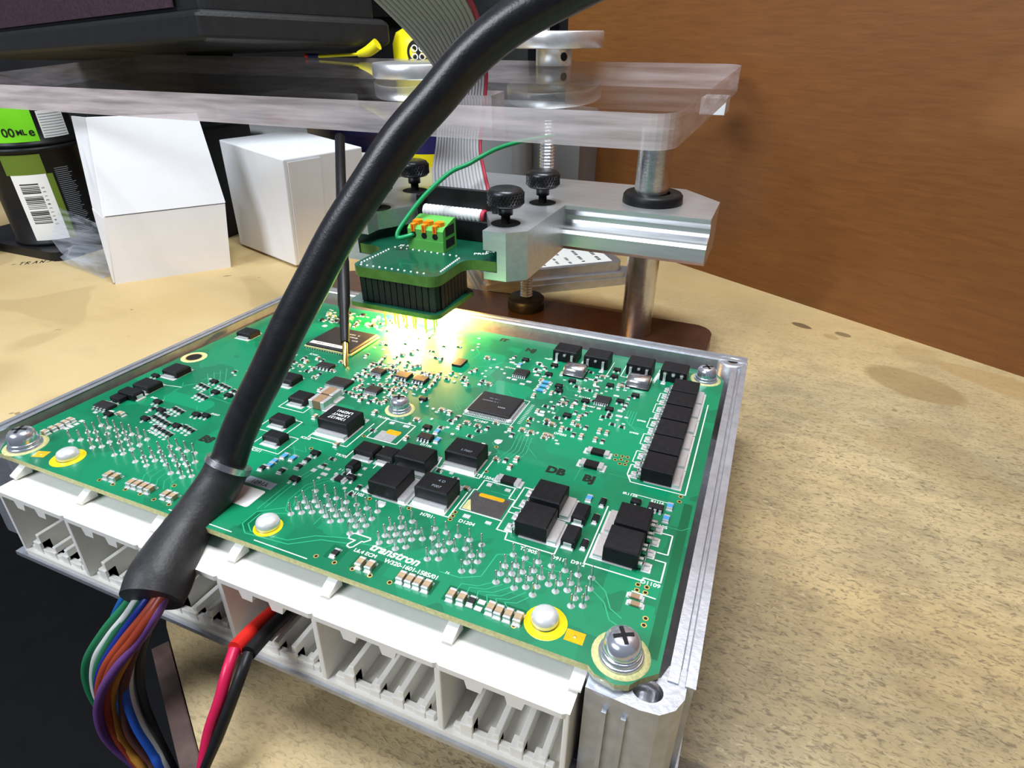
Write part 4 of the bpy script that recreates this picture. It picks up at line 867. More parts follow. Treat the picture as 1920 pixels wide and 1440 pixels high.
b = MB(); b.box(-4, -2, 0, 4, 2, 40, 'alu'); b.obj('lever_handle', stand, (54-61.5, 300-215, zt(0, 305, 131.6)))
b = MB(); b.box(147, 296, 101, 160, 318, 109, 'carton'); spart(b, 'rear_block')

# ================================================================== probe adapter held in the stand
ad = empty('probe_adapter', (61.5, 133, 38)); tag(ad, 'green programming adapter board with glowing probe pins held in stand', 'adapter')
AO = (-61.5, -133, -38)
def apart(b, name, bevel=0.0, parent=None): return b.obj(name, parent or ad, AO if not parent else None, bevel=bevel)
def arc(cx, cy, r, a0, a1, n=6): return [(cx+r*math.cos(math.radians(a0+(a1-a0)*i/n)), cy+r*math.sin(math.radians(a0+(a1-a0)*i/n))) for i in range(n+1)]
upper = arc(46, 123, 4, 180, 270) + arc(76, 124, 5, 270, 360) + arc(87, 138, 6, 180, 90) + [(94.5, 144.6), (94.5, 182), (28.5, 182), (28.5, 144.6)] + arc(36, 138, 6, 90, 0)
b = MB(); b.prism(upper, 55.6, 59.8, 'pcbgreen', 'pcbedge'); ub_ = apart(b, 'upper_board')
b = MB()
def dots(p, q, n, z=59.85, r=.5):
    for i in range(n):
        t = i/(n-1); b.lathe([(r, z), (r*.7, z+.25), (.01, z+.3)], 'solder', 8, (p[0]+(q[0]-p[0])*t, p[1]+(q[1]-p[1])*t, 0), cap=False)
dots((45.5, 121.3), (74, 122), 11); dots((44.2, 123.5), (45, 142), 11); dots((79, 126.5), (78.4, 143), 11); dots((46, 145.6), (76, 145.2), 11)
apart(b, 'solder_joints')['kind'] = 'stuff'
for t_, x, y, r_ in (('JS 5-4', 50, 149, .2), ('PRSP', 84.4, 151.5, .4), ('P-4', 87, 155, .4)): 
    o = lettering(ad, t_, x-61.5, y-133, 60-38-.1, 3.0, 'white', r_, .05)
b = MB(); b.prism(rrect(43, 121, 79.5, 146.5, 3), 44.6, 55.6, 'hdr'); hb = apart(b, 'header_block')
for i in range(12):
    k = MB(); x = 44.6+i*2.9; k.box(x, 120.4, 44.8, x+2.5, 121.2, 55.4, 'hdr'); apart(k, 'header_rib')
for i in range(8):
    k = MB(); y = 124+i*2.8; k.box(79.3, y, 44.8, 80.1, y+2.4, 55.4, 'hdr'); apart(k, 'header_rib')
lower = arc(42, 121, 3, 180, 270) + arc(77.5, 121.5, 3.5, 270, 360) + [(82.5, 147), (78, 150), (42, 150), (39, 147)]
b = MB(); b.prism(lower, 42.6, 44.6, 'pcbgreen', 'pcbedge'); apart(b, 'lower_board')
# spring probe pins and the LEDs between them
def probe_pin(x, y):
    zb = 39 + 0.0028*x - 0.054*y + .2
    b = MB(); b.lathe([(.55, 42.6), (.55, 38.6), (.32, 38.4), (.32, zb+.6), (.02, zb)], 'goldpin', 8, (x, y, 0), cap=False); apart(b, 'probe_pin')
for x, y in ((52, 124), (55.5, 126), (58, 124.5), (60.5, 127), (62.5, 124), (64.5, 126), (66.5, 124.5), (69.5, 127), (71.5, 124.5), (74.5, 126), (57, 130), (62, 132), (67, 131), (72, 132)): probe_pin(x, y)
for x, y in ((56.5, 123.6), (66, 123.6), (73, 123.8), (61.5, 138), (75, 138), (49, 138)):
    b = MB(); b.cbox(x-1.2, y-.8, -42.6, x+1.2, y+.8, -41.4, 'led', .3); b.v = [(p[0], p[1], -p[2]) for p in b.v]; apart(b, 'indicator_led')
def led_light(loc, power):
    l = bpy.data.lights.new('led_light', 'AREA'); l.shape = 'DISK'; l.size = 0.003; l.energy = power; l.color = (1.0, 0.54, 0.14)
    o = bpy.data.objects.new('led_light', l); col.objects.link(o); o.location = [q*S for q in loc]        # faces straight down
led_light((66, 124, 41.0), 0.17); led_light((74, 137, 41.0), 0.17); led_light((52, 136, 41.0), 0.09); led_light((58, 123, 41.0), 0.08)
# green terminal block
tb = MB(); x0, x1, y0, y1 = 52.5, 69.5, 146.5, 158.0
tb.prism([(0, 0), (1, 0), (1, 1), (0, 1)], 0, 1, 'tgreen'); tb = MB()
prof = [(y0, 59.8), (y0, 68.6), (y0+1.4, 69.8), (y1-1.5, 72.0), (y1, 72.0), (y1, 59.8)]
vs = [(x0, y, z) for y, z in prof] + [(x1, y, z) for y, z in prof]; n = len(prof)
tb.add(vs, [tuple(range(n)), tuple(range(2*n-1, n-1, -1))] + [(i, n+i, n+(i+1) % n, (i+1) % n) for i in range(n)], 'tgreen')
tb.box(x0, y0-.25, 59.8, x1, y0, 64.2, 'tgreen')
to = apart(tb, 'terminal_block'); bm = bmesh.new(); bm.from_mesh(to.data); bmesh.ops.recalc_face_normals(bm, faces=bm.faces); bm.to_mesh(to.data); bm.free()
for i in range(3):
    x = x0+2.8+i*5.2
    k = MB(); k.box(x-.9, y0-.5, 67.6, x+.9, y0+3.2, 70.8, 'torange'); k.prism([(x-.9, y0+1.5), (x+1.8, y0+1.8), (x+3.0, y0+3.4), (x+1.8, y0+5), (x-.9, y0+5)], 69.8, 71.8, 'torange'); k.box(x-.25, y0-.56, 68.0, x+.25, y0-.48, 70.4, 'red'); k.obj('release_lever', to, bevel=.2)
    k = MB(); k.lathe([(1.35, 0), (.01, .02)], 'hole', 16, (x, y0-.05, 66.2), 'y', cap=False); k.obj('wire_entry', to)
k = MB(); k.box(x1-.02, y0+2.2, 61, x1+.05, y1-1.6, 64.6, 'hole'); k.box(x1-.02, y0+2.2, 66, x1+.05, y1-1.6, 70, 'hole'); k.obj('side_recess', to)
# black ribbon connector with its strain relief
idc = empty('placeholder') ; bpy.data.objects.remove(idc)
b = MB(); b.box(47, 166, 59.8, 82, 176, 69.0, 'black'); b.box(44.5, 168, 59.8, 47, 174.5, 77.5, 'black'); b.box(82, 168, 59.8, 84.5, 174.5, 77.5, 'black')
ic = apart(b, 'ribbon_connector', .5); ic['label'] = 'black ribbon cable socket'
b = MB(); b.prism([(46.5, 171), (82.5, 171), (82.5, 174), (46.5, 174)], 69, 80.5, 'black'); b.v = [((x-64.5)*(.80 if z > 75 else 1)+64.5, y, z) for x, y, z in b.v]; apart(b, 'strain_relief', .4)

# ribbon cable: sixteen bonded conductors, first one red
rib = empty('ribbon_cable', (60, 172, 70)); tag(rib, 'grey ribbon cable with one red edge rising behind green terminal block', 'ribbon cable')
LP=[(49.0, 169.6, 70.5), (49.0, 175.4, 74.5), (47.6, 178.5, 80), (45.1, 183.4, 86), (42.5, 192.7, 94.7), (40.8, 200.0, 109.7), (42.0, 200.6, 121.0), (38.2, 188.0, 136.0), (30.3, 171.9, 151.0), (22, 158, 163), (-5, 165, 190), (-40, 195, 235)]
RP=[(79.0, 169.6, 70.5), (79.0, 175.4, 74.5), (76.0, 179.5, 80), (70.6, 186.9, 86), (64.3, 196.5, 94.6), (62.8, 204.9, 110.0), (64.6, 204.6, 125.4), (67.2, 193.3, 142.7), (70.9, 176.1, 152.2), (70, 160, 163), (28, 165, 194), (-8, 195, 240)]
lp, rp = spline(LP, 6), spline(RP, 6); NC = 16
def conductor(i, k):
    a = MB(); vs = []; fs = []
    for j, (p, q) in enumerate(zip(lp, rp)):
        d = (q-p)/NC; c = p + d*(i+.5); tdir = ((lp[min(j+1, len(lp)-1)]-lp[max(j-1, 0)])).normalized(); nn = d.cross(tdir).normalized(); r = d.length*.52
        for m_ in range(6):
            an = 2*PI*m_/6; vs.append(tuple(c + d.normalized()*r*math.cos(an) + nn*min(r, .62)*math.sin(an)))
    for j in range(len(lp)-1):
        for m_ in range(6): fs.append((j*6+m_, j*6+(m_+1) % 6, (j+1)*6+(m_+1) % 6, (j+1)*6+m_))
    a.add(vs, fs, k, True); return a
for i in range(NC):
    o = conductor(i, 'ribbonred' if i == NC-1 else 'ribbon').obj('conductor', rib, (-60, -172, -70))
    if i == NC-1: o['label'] = 'red edge conductor'
# folded loop in front of the connector
for i in range(NC):
    x = 48.4+30.6*(i+.5)/NC; b = MB(); b.lathe([(2.2, x-.95), (2.9, x-.5), (2.9, x+.5), (2.2, x+.95)], 'ribbonred' if i == NC-1 else 'label', 14, (0, 168.4, 70.6), 'x', cap=False); b.obj('folded_conductor', rib, (-60, -172, -70))

# green wire from the terminal
b = MB(); b.tube([(55.3, 147.2, 66.2), (52.6, 144.5, 65.4), (49.6, 143.2, 65.0), (49.2, 144.2, 67.2), (51.2, 147.5, 71.5), (55.6, 154.6, 79.1), (59.8, 161.4, 84.6), (64.2, 167.2, 88.8), (69.5, 172.2, 91.2), (73.1, 178.0, 93.6), (77.5, 186.0, 96.0), (84, 198, 97.5), (94, 212, 98.5)], .95, 'greenwire', 10)
tag(b.obj('green_wire'), 'thin green wire looping up from the green terminal block', 'wire')

# black needle probe leaning against the board
pr = empty('needle_probe', (60.9, 84.3, 34.6)); tag(pr, 'slender black needle probe touching the board beside the processor', 'probe')
PA, PB = Vector((60.9, 84.3, 34.7)), Vector((2.5, 174, 98.2)); ax = (PB-PA)
def on(t): return tuple(PA+ax*t-Vector((60.9, 84.3, 34.6)))
b = MB(); b.tube([on(0), on(.012), on(.09)], 1, 'brass', 12, radii=[.1, .9, 1.0], res=1); o = b.obj('brass_tip', pr); o['label'] = 'brass tip'
b = MB(); b.tube([on(.088), on(.10), on(.21), on(.23), on(.40), on(.42)], 1, 'black', 14, radii=[1.5, 1.75, 1.9, 2.4, 2.5, 2.2], res=1); b.obj('grip', pr)
b = MB(); b.tube([on(.415), on(1.0)], 2.25, 'black', 14, res=1); b.obj('shaft', pr)
b = MB(); pz = Vector(on(.56)); b.tube([pz+Vector((1.2, -1.2, 0)), pz+Vector((5.4, -2.4, .3))], .9, 'greenwire', 10, res=1); b.obj('green_wire_stub', pr)

# ================================================================== big black cable
cb = empty('multicore_cable', (78.7, 13.5, 44.9)); tag(cb, 'thick black cable arching over the board with coloured wires fanning out', 'cable')
CO = Vector((78.7, 13.5, 44.9))
CAB=[[155.9,65.5,150.7],[147.0,64.4,147.1],[136.8,61.9,142.1],[128.3,59.2,135.7],[122.1,55.9,128.7],[114.8,51.1,120.3],[108.6,46.1,110.8],[102.4,40.8,100.8],[97.2,35.6,90.3],[92.1,30.5,80.0],[87.4,25.4,69.3],[82.8,21.1,59.8],[79.8,17.2,51.8],[78.5,12.5,44.0]]
def rel(P): return [tuple(Vector(p)-CO) for p in P]
b = MB(); b.tube(rel([[470, 150, 380], [330, 105, 262], [240, 80, 190], [200, 73, 167], [170, 67, 155.5]]+CAB), 4.3, 'rubber', 28, res=8); b.obj('jacket', cb)
HSP=[[79.4,13.9,47.0],[78.6,11.0,43.6],[77.8,6.1,40.4],[78.1,-0.4,37.9],[79.2,-6.2,35.8],[81.0,-12.0,33.8],[82.6,-16.2,32.2]]
b = MB(); b.tube(rel(HSP), 1, 'shrink', 28, radii=[5.2, 5.3, 5.3, 5.4, 6.3, 7.0, 6.6], res=6); o = b.obj('heat_shrink_sleeve', cb); o['label'] = 'matt black heat shrink sleeve'
b = MB(); hd = (Vector(HSP[0])-Vector(HSP[1])).normalized(); b.tube(rel([Vector(HSP[0])+hd*1.0, Vector(HSP[0])-hd*.6]), 5.6, 'steel', 28, res=1); o = b.obj('sleeve_rim', cb); o['label'] = 'shiny sleeve rim'
WIRES={'green1':[[78.4,-13.1,34.2],[75.1,-17.3,28.9],[69.6,-22.0,21.5],[63.7,-25.9,11.5],[62.7,-27.6,1.7],[64.6,-27.9,-7.9],[68.6,-28.7,-15.7],[74.3,-29.7,-24.9]],
'green2':[[79.6,-12.9,33.7],[78.5,-17.6,30.1],[74.6,-22.3,23.5],[70.0,-26.2,14.6],[68.1,-27.9,5.5],[69.2,-28.5,-3.9],[72.9,-28.8,-14.8],[78.0,-30.0,-23.9]],
'white1':[[79.8,-13.5,34.5],[77.3,-19.2,28.5],[72.7,-22.7,22.2],[68.3,-25.6,14.7],[65.7,-27.6,3.6],[68.4,-28.4,-9.2],[75.2,-30.1,-26.1]],
'blue1':[[81.8,-13.0,33.9],[80.4,-18.3,29.9],[76.7,-22.4,23.9],[72.8,-26.1,16.9],[69.3,-28.0,8.5],[67.1,-28.6,-2.8],[70.2,-29.2,-13.7],[75.2,-30.1,-26.1]],
'blue2':[[75.8,-12.3,33.1],[72.5,-16.3,28.3],[68.3,-19.3,20.5],[64.8,-23.0,11.3],[64.3,-25.6,-0.2],[70.9,-27.5,-11.4],[78.0,-30.0,-23.9]],
'red1':[[84.5,-12.8,34.4],[82.8,-18.3,30.2],[78.7,-22.6,24.3],[74.3,-26.4,17.3],[70.7,-28.7,8.3],[69.1,-29.7,-2.0],[70.6,-30.3,-11.6],[76.7,-30.6,-23.9]],
'red2':[[85.3,-12.3,34.7],[84.7,-18.2,31.0],[81.2,-22.2,25.1],[76.7,-25.7,18.8],[72.5,-28.3,9.8],[70.5,-29.8,-1.0],[72.1,-30.4,-12.8],[78.2,-30.7,-25.1]],
'purple':[[84.8,-11.4,34.4],[85.7,-17.8,31.0],[82.5,-21.7,25.1],[78.3,-26.1,19.2],[73.5,-29.4,11.2],[70.6,-31.2,2.6],[69.8,-31.7,-7.4],[73.7,-30.7,-18.3],[77.5,-30.4,-26.2]],
'yellow':[[82.5,-11.2,32.3],[79.9,-18.0,24.7],[76.6,-22.7,17.6],[73.3,-26.2,10.5],[70.9,-28.1,3.3],[71.1,-29.7,-5.2],[72.7,-30.1,-12.8],[78.2,-31.1,-21.8]],
'brown':[[80.4,-10.7,30.7],[78.3,-17.2,23.0],[75.8,-22.4,14.7],[73.2,-25.7,5.5],[72.7,-28.4,-6.2],[75.8,-28.9,-15.0],[80.2,-30.4,-24.0]],
'blue3':[[79.0,-10.5,29.9],[76.1,-16.8,21.3],[74.4,-22.4,13.8],[73.6,-25.5,5.5],[75.8,-27.6,-3.1],[79.1,-28.6,-10.7],[82.1,-29.8,-18.5]],
'white2':[[78.2,-10.4,29.5],[75.0,-16.5,20.5],[74.1,-21.8,12.9],[73.7,-24.9,4.5],[76.1,-26.9,-4.1],[79.3,-27.9,-11.7],[82.4,-29.1,-19.5]],
'grey':[[78.7,-9.9,29.1],[75.6,-15.5,19.6],[74.4,-20.3,11.1],[74.5,-23.3,0.5],[76.5,-25.1,-11.4],[78.8,-26.3,-22.6],[80.4,-27.5,-29.5]]}
WC={'green1':(.02,.22,.09),'green2':(.03,.20,.09),'white1':(.75,.78,.75),'blue1':(.01,.03,.28),'blue2':(.01,.12,.42),'red1':(.42,.06,.02),'red2':(.36,.05,.02),'purple':(.16,.06,.24),'yellow':(.55,.24,.03),'brown':(.14,.05,.04),'blue3':(.02,.10,.50),'white2':(.70,.70,.68),'grey':(.05,.05,.05)}
CN={'green1':'green','green2':'dark green','white1':'white','blue1':'dark blue','blue2':'mid blue','red1':'orange red','red2':'rust red','purple':'purple','yellow':'amber yellow','brown':'brown','blue3':'bright blue','white2':'off white','grey':'dark grey'}
for k_, P in WIRES.items():
    Mt['w_'+k_] = mat('wire_'+k_.rstrip('123'), tuple(c*.72 for c in WC[k_]), .4, spec=.4)  # colours darkened to paint in the shadow the wires hang in
    b = MB(); b.tube(rel(P+[[P[-1][0]+6, P[-1][1]-2, P[-1][2]-40], [P[-1][0]+10, P[-1][1]+6, P[-1][2]-140]]), 1.05 if k_ not in ('red1', 'red2') else 1.2, 'w_'+k_, 10, res=8); o = b.obj('wire', cb); o['label'] = CN[k_]+' wire'
# red and black supply leads plugged into a bay
def lead(name, P, k, ksleeve, label, rs):
    o = empty(name, P[3]); tag(o, label, 'test lead'); c = Vector(P[3])
    b = MB(); b.tube([tuple(Vector(p)-c) for p in P[3:]], 1.25, k, 12, res=8); b.obj('lead_wire', o)
    b = MB(); b.tube([tuple(Vector(p)-c) for p in P[:4]], rs, ksleeve, 14, res=6); b.obj('sleeve', o); return o
RED=[[97.4,9.2,15.6],[100.0,1.5,18.7],[101.4,-7.4,22.0],[102.9,-14.8,24.3],[104.4,-19.0,22.7],[104.8,-22.6,18.7],[103.8,-26.6,12.4],[103.4,-30.5,4.9],[102.4,-34.3,-4.4],[101.4,-37.5,-14],[98,-40,-60],[96,-34,-150]]
BLK=[[100.6,8.8,15.9],[102.8,0.8,18.6],[104.6,-7.0,21.7],[106.0,-14.1,23.6],[107.3,-18.2,22.2],[107.1,-22.8,17.4],[105.6,-26.8,11.0],[103.6,-30.8,4.4],[101.0,-34.6,-4.8],[99.4,-37.6,-14],[95,-40,-60],[92,-34,-150]]
lead('test_lead', RED, 'magenta', 'red', 'red supply lead plugged into white connector bay', 1.75)
lead('test_lead', BLK, 'black', 'black', 'black supply lead beside the red one in connector bay', 1.7)
b = MB(); b.tube([(80.5, -19, -6), (82.0, -22.0, -10.3), (84.0, -24.1, -14.9), (86.4, -27.6, -21.8), (90, -32, -60), (90, -28, -130)], .8, 'cyanw', 8); tag(b.obj('blue_wire'), 'short sky blue wire hanging below the bench edge', 'wire')

# ================================================================== things behind
# white carton with a sloping lid
cbx = empty('white_carton', (-164, 195, 0)); tag(cbx, 'white card box with raised lid flap, left of the two', 'box', 'white card boxes')
A0, A1 = Vector((-187, 168, 0)), Vector((-142, 221, 0)); uu = (A1-A0).normalized(); vv = Vector((-uu.y, uu.x, 0)); c0 = Vector((-164, 195, 0))
def P_(a, d, z): p = A0 + uu*a + vv*d - c0; return (p.x, p.y, z)
Lw = (A1-A0).length; Dp = 34
b = MB(); H1 = 42.5
b.add([P_(0,0,0),P_(Lw,0,0),P_(Lw,Dp,0),P_(0,Dp,0),P_(7,-1.5,H1),P_(Lw+6,-1.5,H1+.5),P_(Lw+6,Dp,H1+.5),P_(7,Dp,H1)], [(0,3,2,1),(4,5,6,7),(0,1,5,4),(1,2,6,5),(2,3,7,6),(3,0,4,7)], 'carton'); b.obj('carton_body', cbx)
b = MB(); t_ = .8
def slab(q, n): 
    b.add(q + [tuple(Vector(p)+n*t_) for p in q], [(3,2,1,0),(4,5,6,7),(0,1,5,4),(1,2,6,5),(2,3,7,6),(3,0,4,7)], 'carton')
slab([P_(7.4,-1.8,H1+.6),P_(Lw+6.4,-1.8,H1+1.2),P_(Lw+3,12,96),P_(13.5,12,97)], Vector((vv.x, vv.y, .2))); b.obj('lid_flap', cbx)
b = MB(); slab([P_(6.4,-1.4,H1),P_(.5,13,H1+3),P_(4.5,25,97),P_(13,12.4,97)], uu); b.obj('side_flap', cbx)
b = MB(); slab([P_(-.8,-.2,1),P_(-1.6,5,1),P_(.2,13,H1+3),P_(6.2,-1.5,H1-.5)], uu); b.obj('dust_flap', cbx)
# second white carton
cb2 = empty('white_carton', (-130, 280, 0)); tag(cb2, 'closed white card cube box behind the cable', 'box', 'white card boxes')
A0 = Vector((-99, 237, 0)); uu = Vector((-.952, .305, 0)); vv = Vector((.305, .952, 0)); c0 = Vector((-130, 280, 0))
def Q_(a, d, z): p = A0 + uu*a + vv*d - c0; return (p.x, p.y, z)
b = MB(); b.add([Q_(0,0,1.5),Q_(76,0,1.5),Q_(76,60,1.5),Q_(0,60,1.5),Q_(-9,0,72),Q_(71,0,76),Q_(71,60,76),Q_(-9,60,72)], [(0,1,2,3),(7,6,5,4),(4,5,1,0),(5,6,2,1),(6,7,3,2),(7,4,0,3)], 'carton'); b.obj('carton_body', cb2, bevel=.8)
b = MB(); b.add([Q_(-.8,2.5,4),Q_(-.8,26,5),Q_(-9.2,26,70),Q_(-9.2,2.5,70),Q_(-1.3,2.5,4),Q_(-1.3,26,5),Q_(-9.8,26,70),Q_(-9.8,2.5,70)], [(0,1,2,3),(7,6,5,4),(0,4,5,1),(1,5,6,2),(2,6,7,3),(3,7,4,0)], 'carton'); b.obj('tuck_flap', cb2)
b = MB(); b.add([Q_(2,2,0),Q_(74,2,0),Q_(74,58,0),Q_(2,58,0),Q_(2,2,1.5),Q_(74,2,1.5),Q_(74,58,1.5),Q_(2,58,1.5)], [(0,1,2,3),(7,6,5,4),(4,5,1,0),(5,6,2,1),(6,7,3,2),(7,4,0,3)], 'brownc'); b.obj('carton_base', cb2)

# stacked paint tins on a black tray
def wrap(b, r, a0, a1, z0, z1, k, n=10):
    vs = []
    for i in range(n+1):
        a = a0+(a1-a0)*i/n; vs += [(r*math.cos(a), r*math.sin(a), z0), (r*math.cos(a), r*math.sin(a), z1)]
    b.add(vs, [(2*i, 2*i+2, 2*i+3, 2*i+1) for i in range(n)], k, True)
AV = math.atan2(-67-215, 192+300)      # direction towards the viewer
def tin(loc, label, h, upper):
    t = empty('paint_tin', loc); tag(t, label, 'tin', 'stacked tins')
    b = MB(); b.lathe([(29, 0), (30, .6), (30, 2.2), (29, 3), (29, h-3), (30.2, h-2.4), (30.2, h-.4), (29, h), (.01, h)], 'black', 40, cap=False)
    b.lathe([(29, 0), (.01, 0)], 'black', 40, cap=False); b.obj('tin_body', t)
    if not upper:
        b = MB(); wrap(b, 29.15, AV-.62, AV+.10, 4, h-17, 'label'); b.obj('barcode_label', t)
        b = MB(); wrap(b, 29.12, AV-.70, AV+.12, h-17, h-4, 'olive'); b.obj('green_band', t)
        b = MB(); wrap(b, 29.12, AV+.10, AV+.24, 4, h-17, 'olive', 4); b.obj('green_strip', t)
        b = MB()
        for i in range(24):
            if i in (8, 17): continue
            z = 16+i*1.15; wrap(b, 29.25, AV-.5, AV-.12, z, z+random.choice((.35, .6, .8)), 'ink', 6)
        b.obj('barcode_bars', t)
        for i, ch in enumerate('5411183135'):
            a = AV-.05+i*.000; z = 15+i*2.8; o = lettering(t, ch, 29.3*math.cos(a), 29.3*math.sin(a), z, 2.4, 'ink'); o.rotation_euler = Euler((PI/2, -PI/2, a+PI/2), 'XYZ'); o.rotation_mode = 'XYZ'
        b = MB()
        for i in range(36):
            z = 6+i*1.3; wrap(b, 29.1, AV+.30, AV+.30+random.uniform(.30, .42), z, z+.35, 'greylabel', 4)
        b.obj('small_print', t)
    else:
        b = MB(); wrap(b, 29.15, AV-1.05, AV+.22, 3.6, 26, 'lime'); b.obj('lime_label', t)
        b = MB(); wrap(b, 29.15, AV+.32, AV+.98, 5, 22, 'label'); b.obj('white_label', t)
        b = MB()
        for i in range(9): z = 6+i*1.7; wrap(b, 29.25, AV+.35, AV+.94, z, z+.45, 'greylabel', 5)
        b.obj('small_print', t)
        for ch, a, sz in (('0', -.62, 7.5), ('0', -.49, 7.5), ('M', -.34, 4.6), ('L', -.245, 4.6), ('e', -.11, 7.5)):
            o = lettering(t, ch, 29.35*math.cos(AV+a+.22), 29.35*math.sin(AV+a+.22), 9.5, sz, 'ink', 0, .12); o.rotation_euler = Euler((PI/2, 0, AV+a+.22+PI/2), 'XYZ')
    return t
b = MB(); b.prism(rrect(-372, 182, -262, 262, 8), 0, 4.5, 'black'); b.prism(rrect(-372, 182, -262, 262, 8), 4.5, 6.5, 'black'); tag(b.obj('black_tray', bevel=.8), 'flat black tray under the stacked tins', 'tray')
tin((-302, 215, 6.5), 'black tin with barcode label on the bottom of the stack', 66, False)
tin((-304, 217, 72.5), 'black tin with lime green volume label on top of the stack', 29, True)
# clear bag
b = MB(); 
bgp = [[(-272, 188), (-262, 196), (-250, 200), (-236, 204), (-225, 212)], [(-252, 180), (-244, 188), (-236, 193), (-226, 198), (-216, 205)], [(-226, 176), (-222, 182), (-218, 187), (-212, 192), (-206, 198)], [(-204, 172), (-203, 176), (-201, 181), (-199, 185), (-196, 190)]]
zz = [[14, 34, 30, 24, 20], [9, 18, 26, 20, 16], [3, 9, 14, 12, 10], [.6, 2.5, 6, 4, 3]]
vs = [(x, y, zz[i][j]+random.uniform(-1.5, 1.5)) for i, r_ in enumerate(bgp) for j, (x, y) in enumerate(r_)]; vs2 = [(x, y, max(.2, z*.25)) for x, y, z in vs]
fs = [(i*5+j, i*5+j+1, (i+1)*5+j+1, (i+1)*5+j) for i in range(3) for j in range(4)]
b.add(vs, fs, 'bag'); b.add(vs2, [f[::-1] for f in fs], 'bag'); tag(b.obj('plastic_bag'), 'crumpled clear plastic bag beside the left card box', 'plastic bag')
# amber bottle at the left edge
b = MB(); b.lathe([(10, 0), (11.5, 2), (11.5, 20), (9, 26), (5, 29), (5, 34), (.01, 34)], 'amber', 28, cap=False); b.lathe([(10, 0), (.01, 0)], 'amber', 28, cap=False); o = b.obj('amber_bottle', None, (-333, 168, 0)); tag(o, 'small round amber glass bottle at the left edge', 'bottle')

# spare control unit lying behind the stand
sp = empty('spare_control_unit', (70, 280, 0)); tag(sp, 'flat grey metal control module with white label lying behind stand', 'control module')
a_ = math.atan2(296-233, 114-32); sp.rotation_euler.z = a_
b = MB(); b.prism(rrect(-50, -18, 47, 52, 4), 0, 5, 'silverlabel'); b.prism(rrect(-49, -17, 46, 51, 4), 5, 8, 'silverlabel'); b.prism(rrect(-47, -14.5, 44, 49, 5), 8, 14, 'silverlabel'); b.obj('module_body', sp, bevel=.9)
b = MB(); b.prism([(44, -16), (58, -12), (58, -4), (46, 2)], 4, 6, 'silverlabel'); b.lathe([(2, 6.05), (.01, 6.06)], 'hole', 12, (53, -9, 0), cap=False); b.obj('mounting_ear', sp)
b = MB(); b.box(-38, -11, 14, 38, 34, 14.15, 'label'); lb = b.obj('paper_label', sp)
print_rows(lb, [(31, -7, 14.16, 34, 2.4), (20, -8, 14.16, 22, 2.2), (11, -9, 14.16, 12, 2.0), (8, 8, 14.16, 12, 1.8), (3, -8, 14.16, 14, 1.8), (-6, -9, 14.16, 26, 1.6)], 'ink', True)
b = MB(); b.box(-38, 24, 14.15, -20, 34, 14.2, 'orangeprint'); b.obj('orange_print', lb)

# grey enclosure and dark equipment behind the plate
b = MB(); b.cbox(-30, 345, 0, 66, 420, 92, 'greybox', 2); b.lathe([(7, 0), (7, 80)], 'greybox', 20, (26, 340, 0)); tag(b.obj('grey_enclosure'), 'plain grey metal enclosure behind the stand by the plywood wall', 'enclosure')
dk = MB(); dk.cbox(-180, 440, 0, -10, 510, 240, 'device', 3); dk.box(-178, 434, 20, -40, 441, 60, 'black'); dk.box(-176, 434, 150, -60, 441, 175, 'black'); tag(dk.obj('black_equipment'), 'black equipment housing behind the yellow can', 'equipment')
# yellow spray can
yc = empty('yellow_can', (-62, 362, 0)); tag(yc, 'bright yellow can with round black emblem behind the stand', 'can')
b = MB(); b.lathe([(19, 0), (20, 1), (20, 132), (17, 139), (9, 143), (9, 150), (.01, 150)], 'yellowcan', 36, cap=False); b.lathe([(19, 0), (.01, 0)], 'steel', 36, cap=False); b.obj('can_body', yc)
b = MB(); wrap(b, 20.1, 0, 2*PI, 60, 84, 'navy', 36); b.obj('blue_band', yc)
ay = math.atan2(-67-318, 192+36)-.1
k = MB(); vs = [(0, 0, 0)]
em2 = MB(); R_ = 8.2; zc = 127; n = 26
ring = [(20.2*math.cos(ay+R_*math.cos(t)/20.2), 20.2*math.sin(ay+R_*math.cos(t)/20.2), zc+R_*math.sin(t)) for t in [2*PI*i/n for i in range(n)]]
em2.add([(20.25*math.cos(ay), 20.25*math.sin(ay), zc)]+ring, [(0, i+1, (i+1) % n+1) for i in range(n)], 'ink')
for dx, dz in ((-.11, 2.6), (.11, 2.6), (-.11, -2.6), (.11, -2.6)):
    for i in range(14):
        t0, t1 = 2*PI*i/14, 2*PI*(i+1)/14; q = []
        for t, rr in ((t0, 2.3), (t1, 2.3), (t1, 1.5), (t0, 1.5)):
            a = ay+dx*1.15+rr*math.cos(t)/20.3; q.append((20.35*math.cos(a), 20.35*math.sin(a), zc+dz+rr*math.sin(t)))
        em2.add(q, [(0, 1, 2, 3)], 'label')
em2.obj('round_emblem', yc)
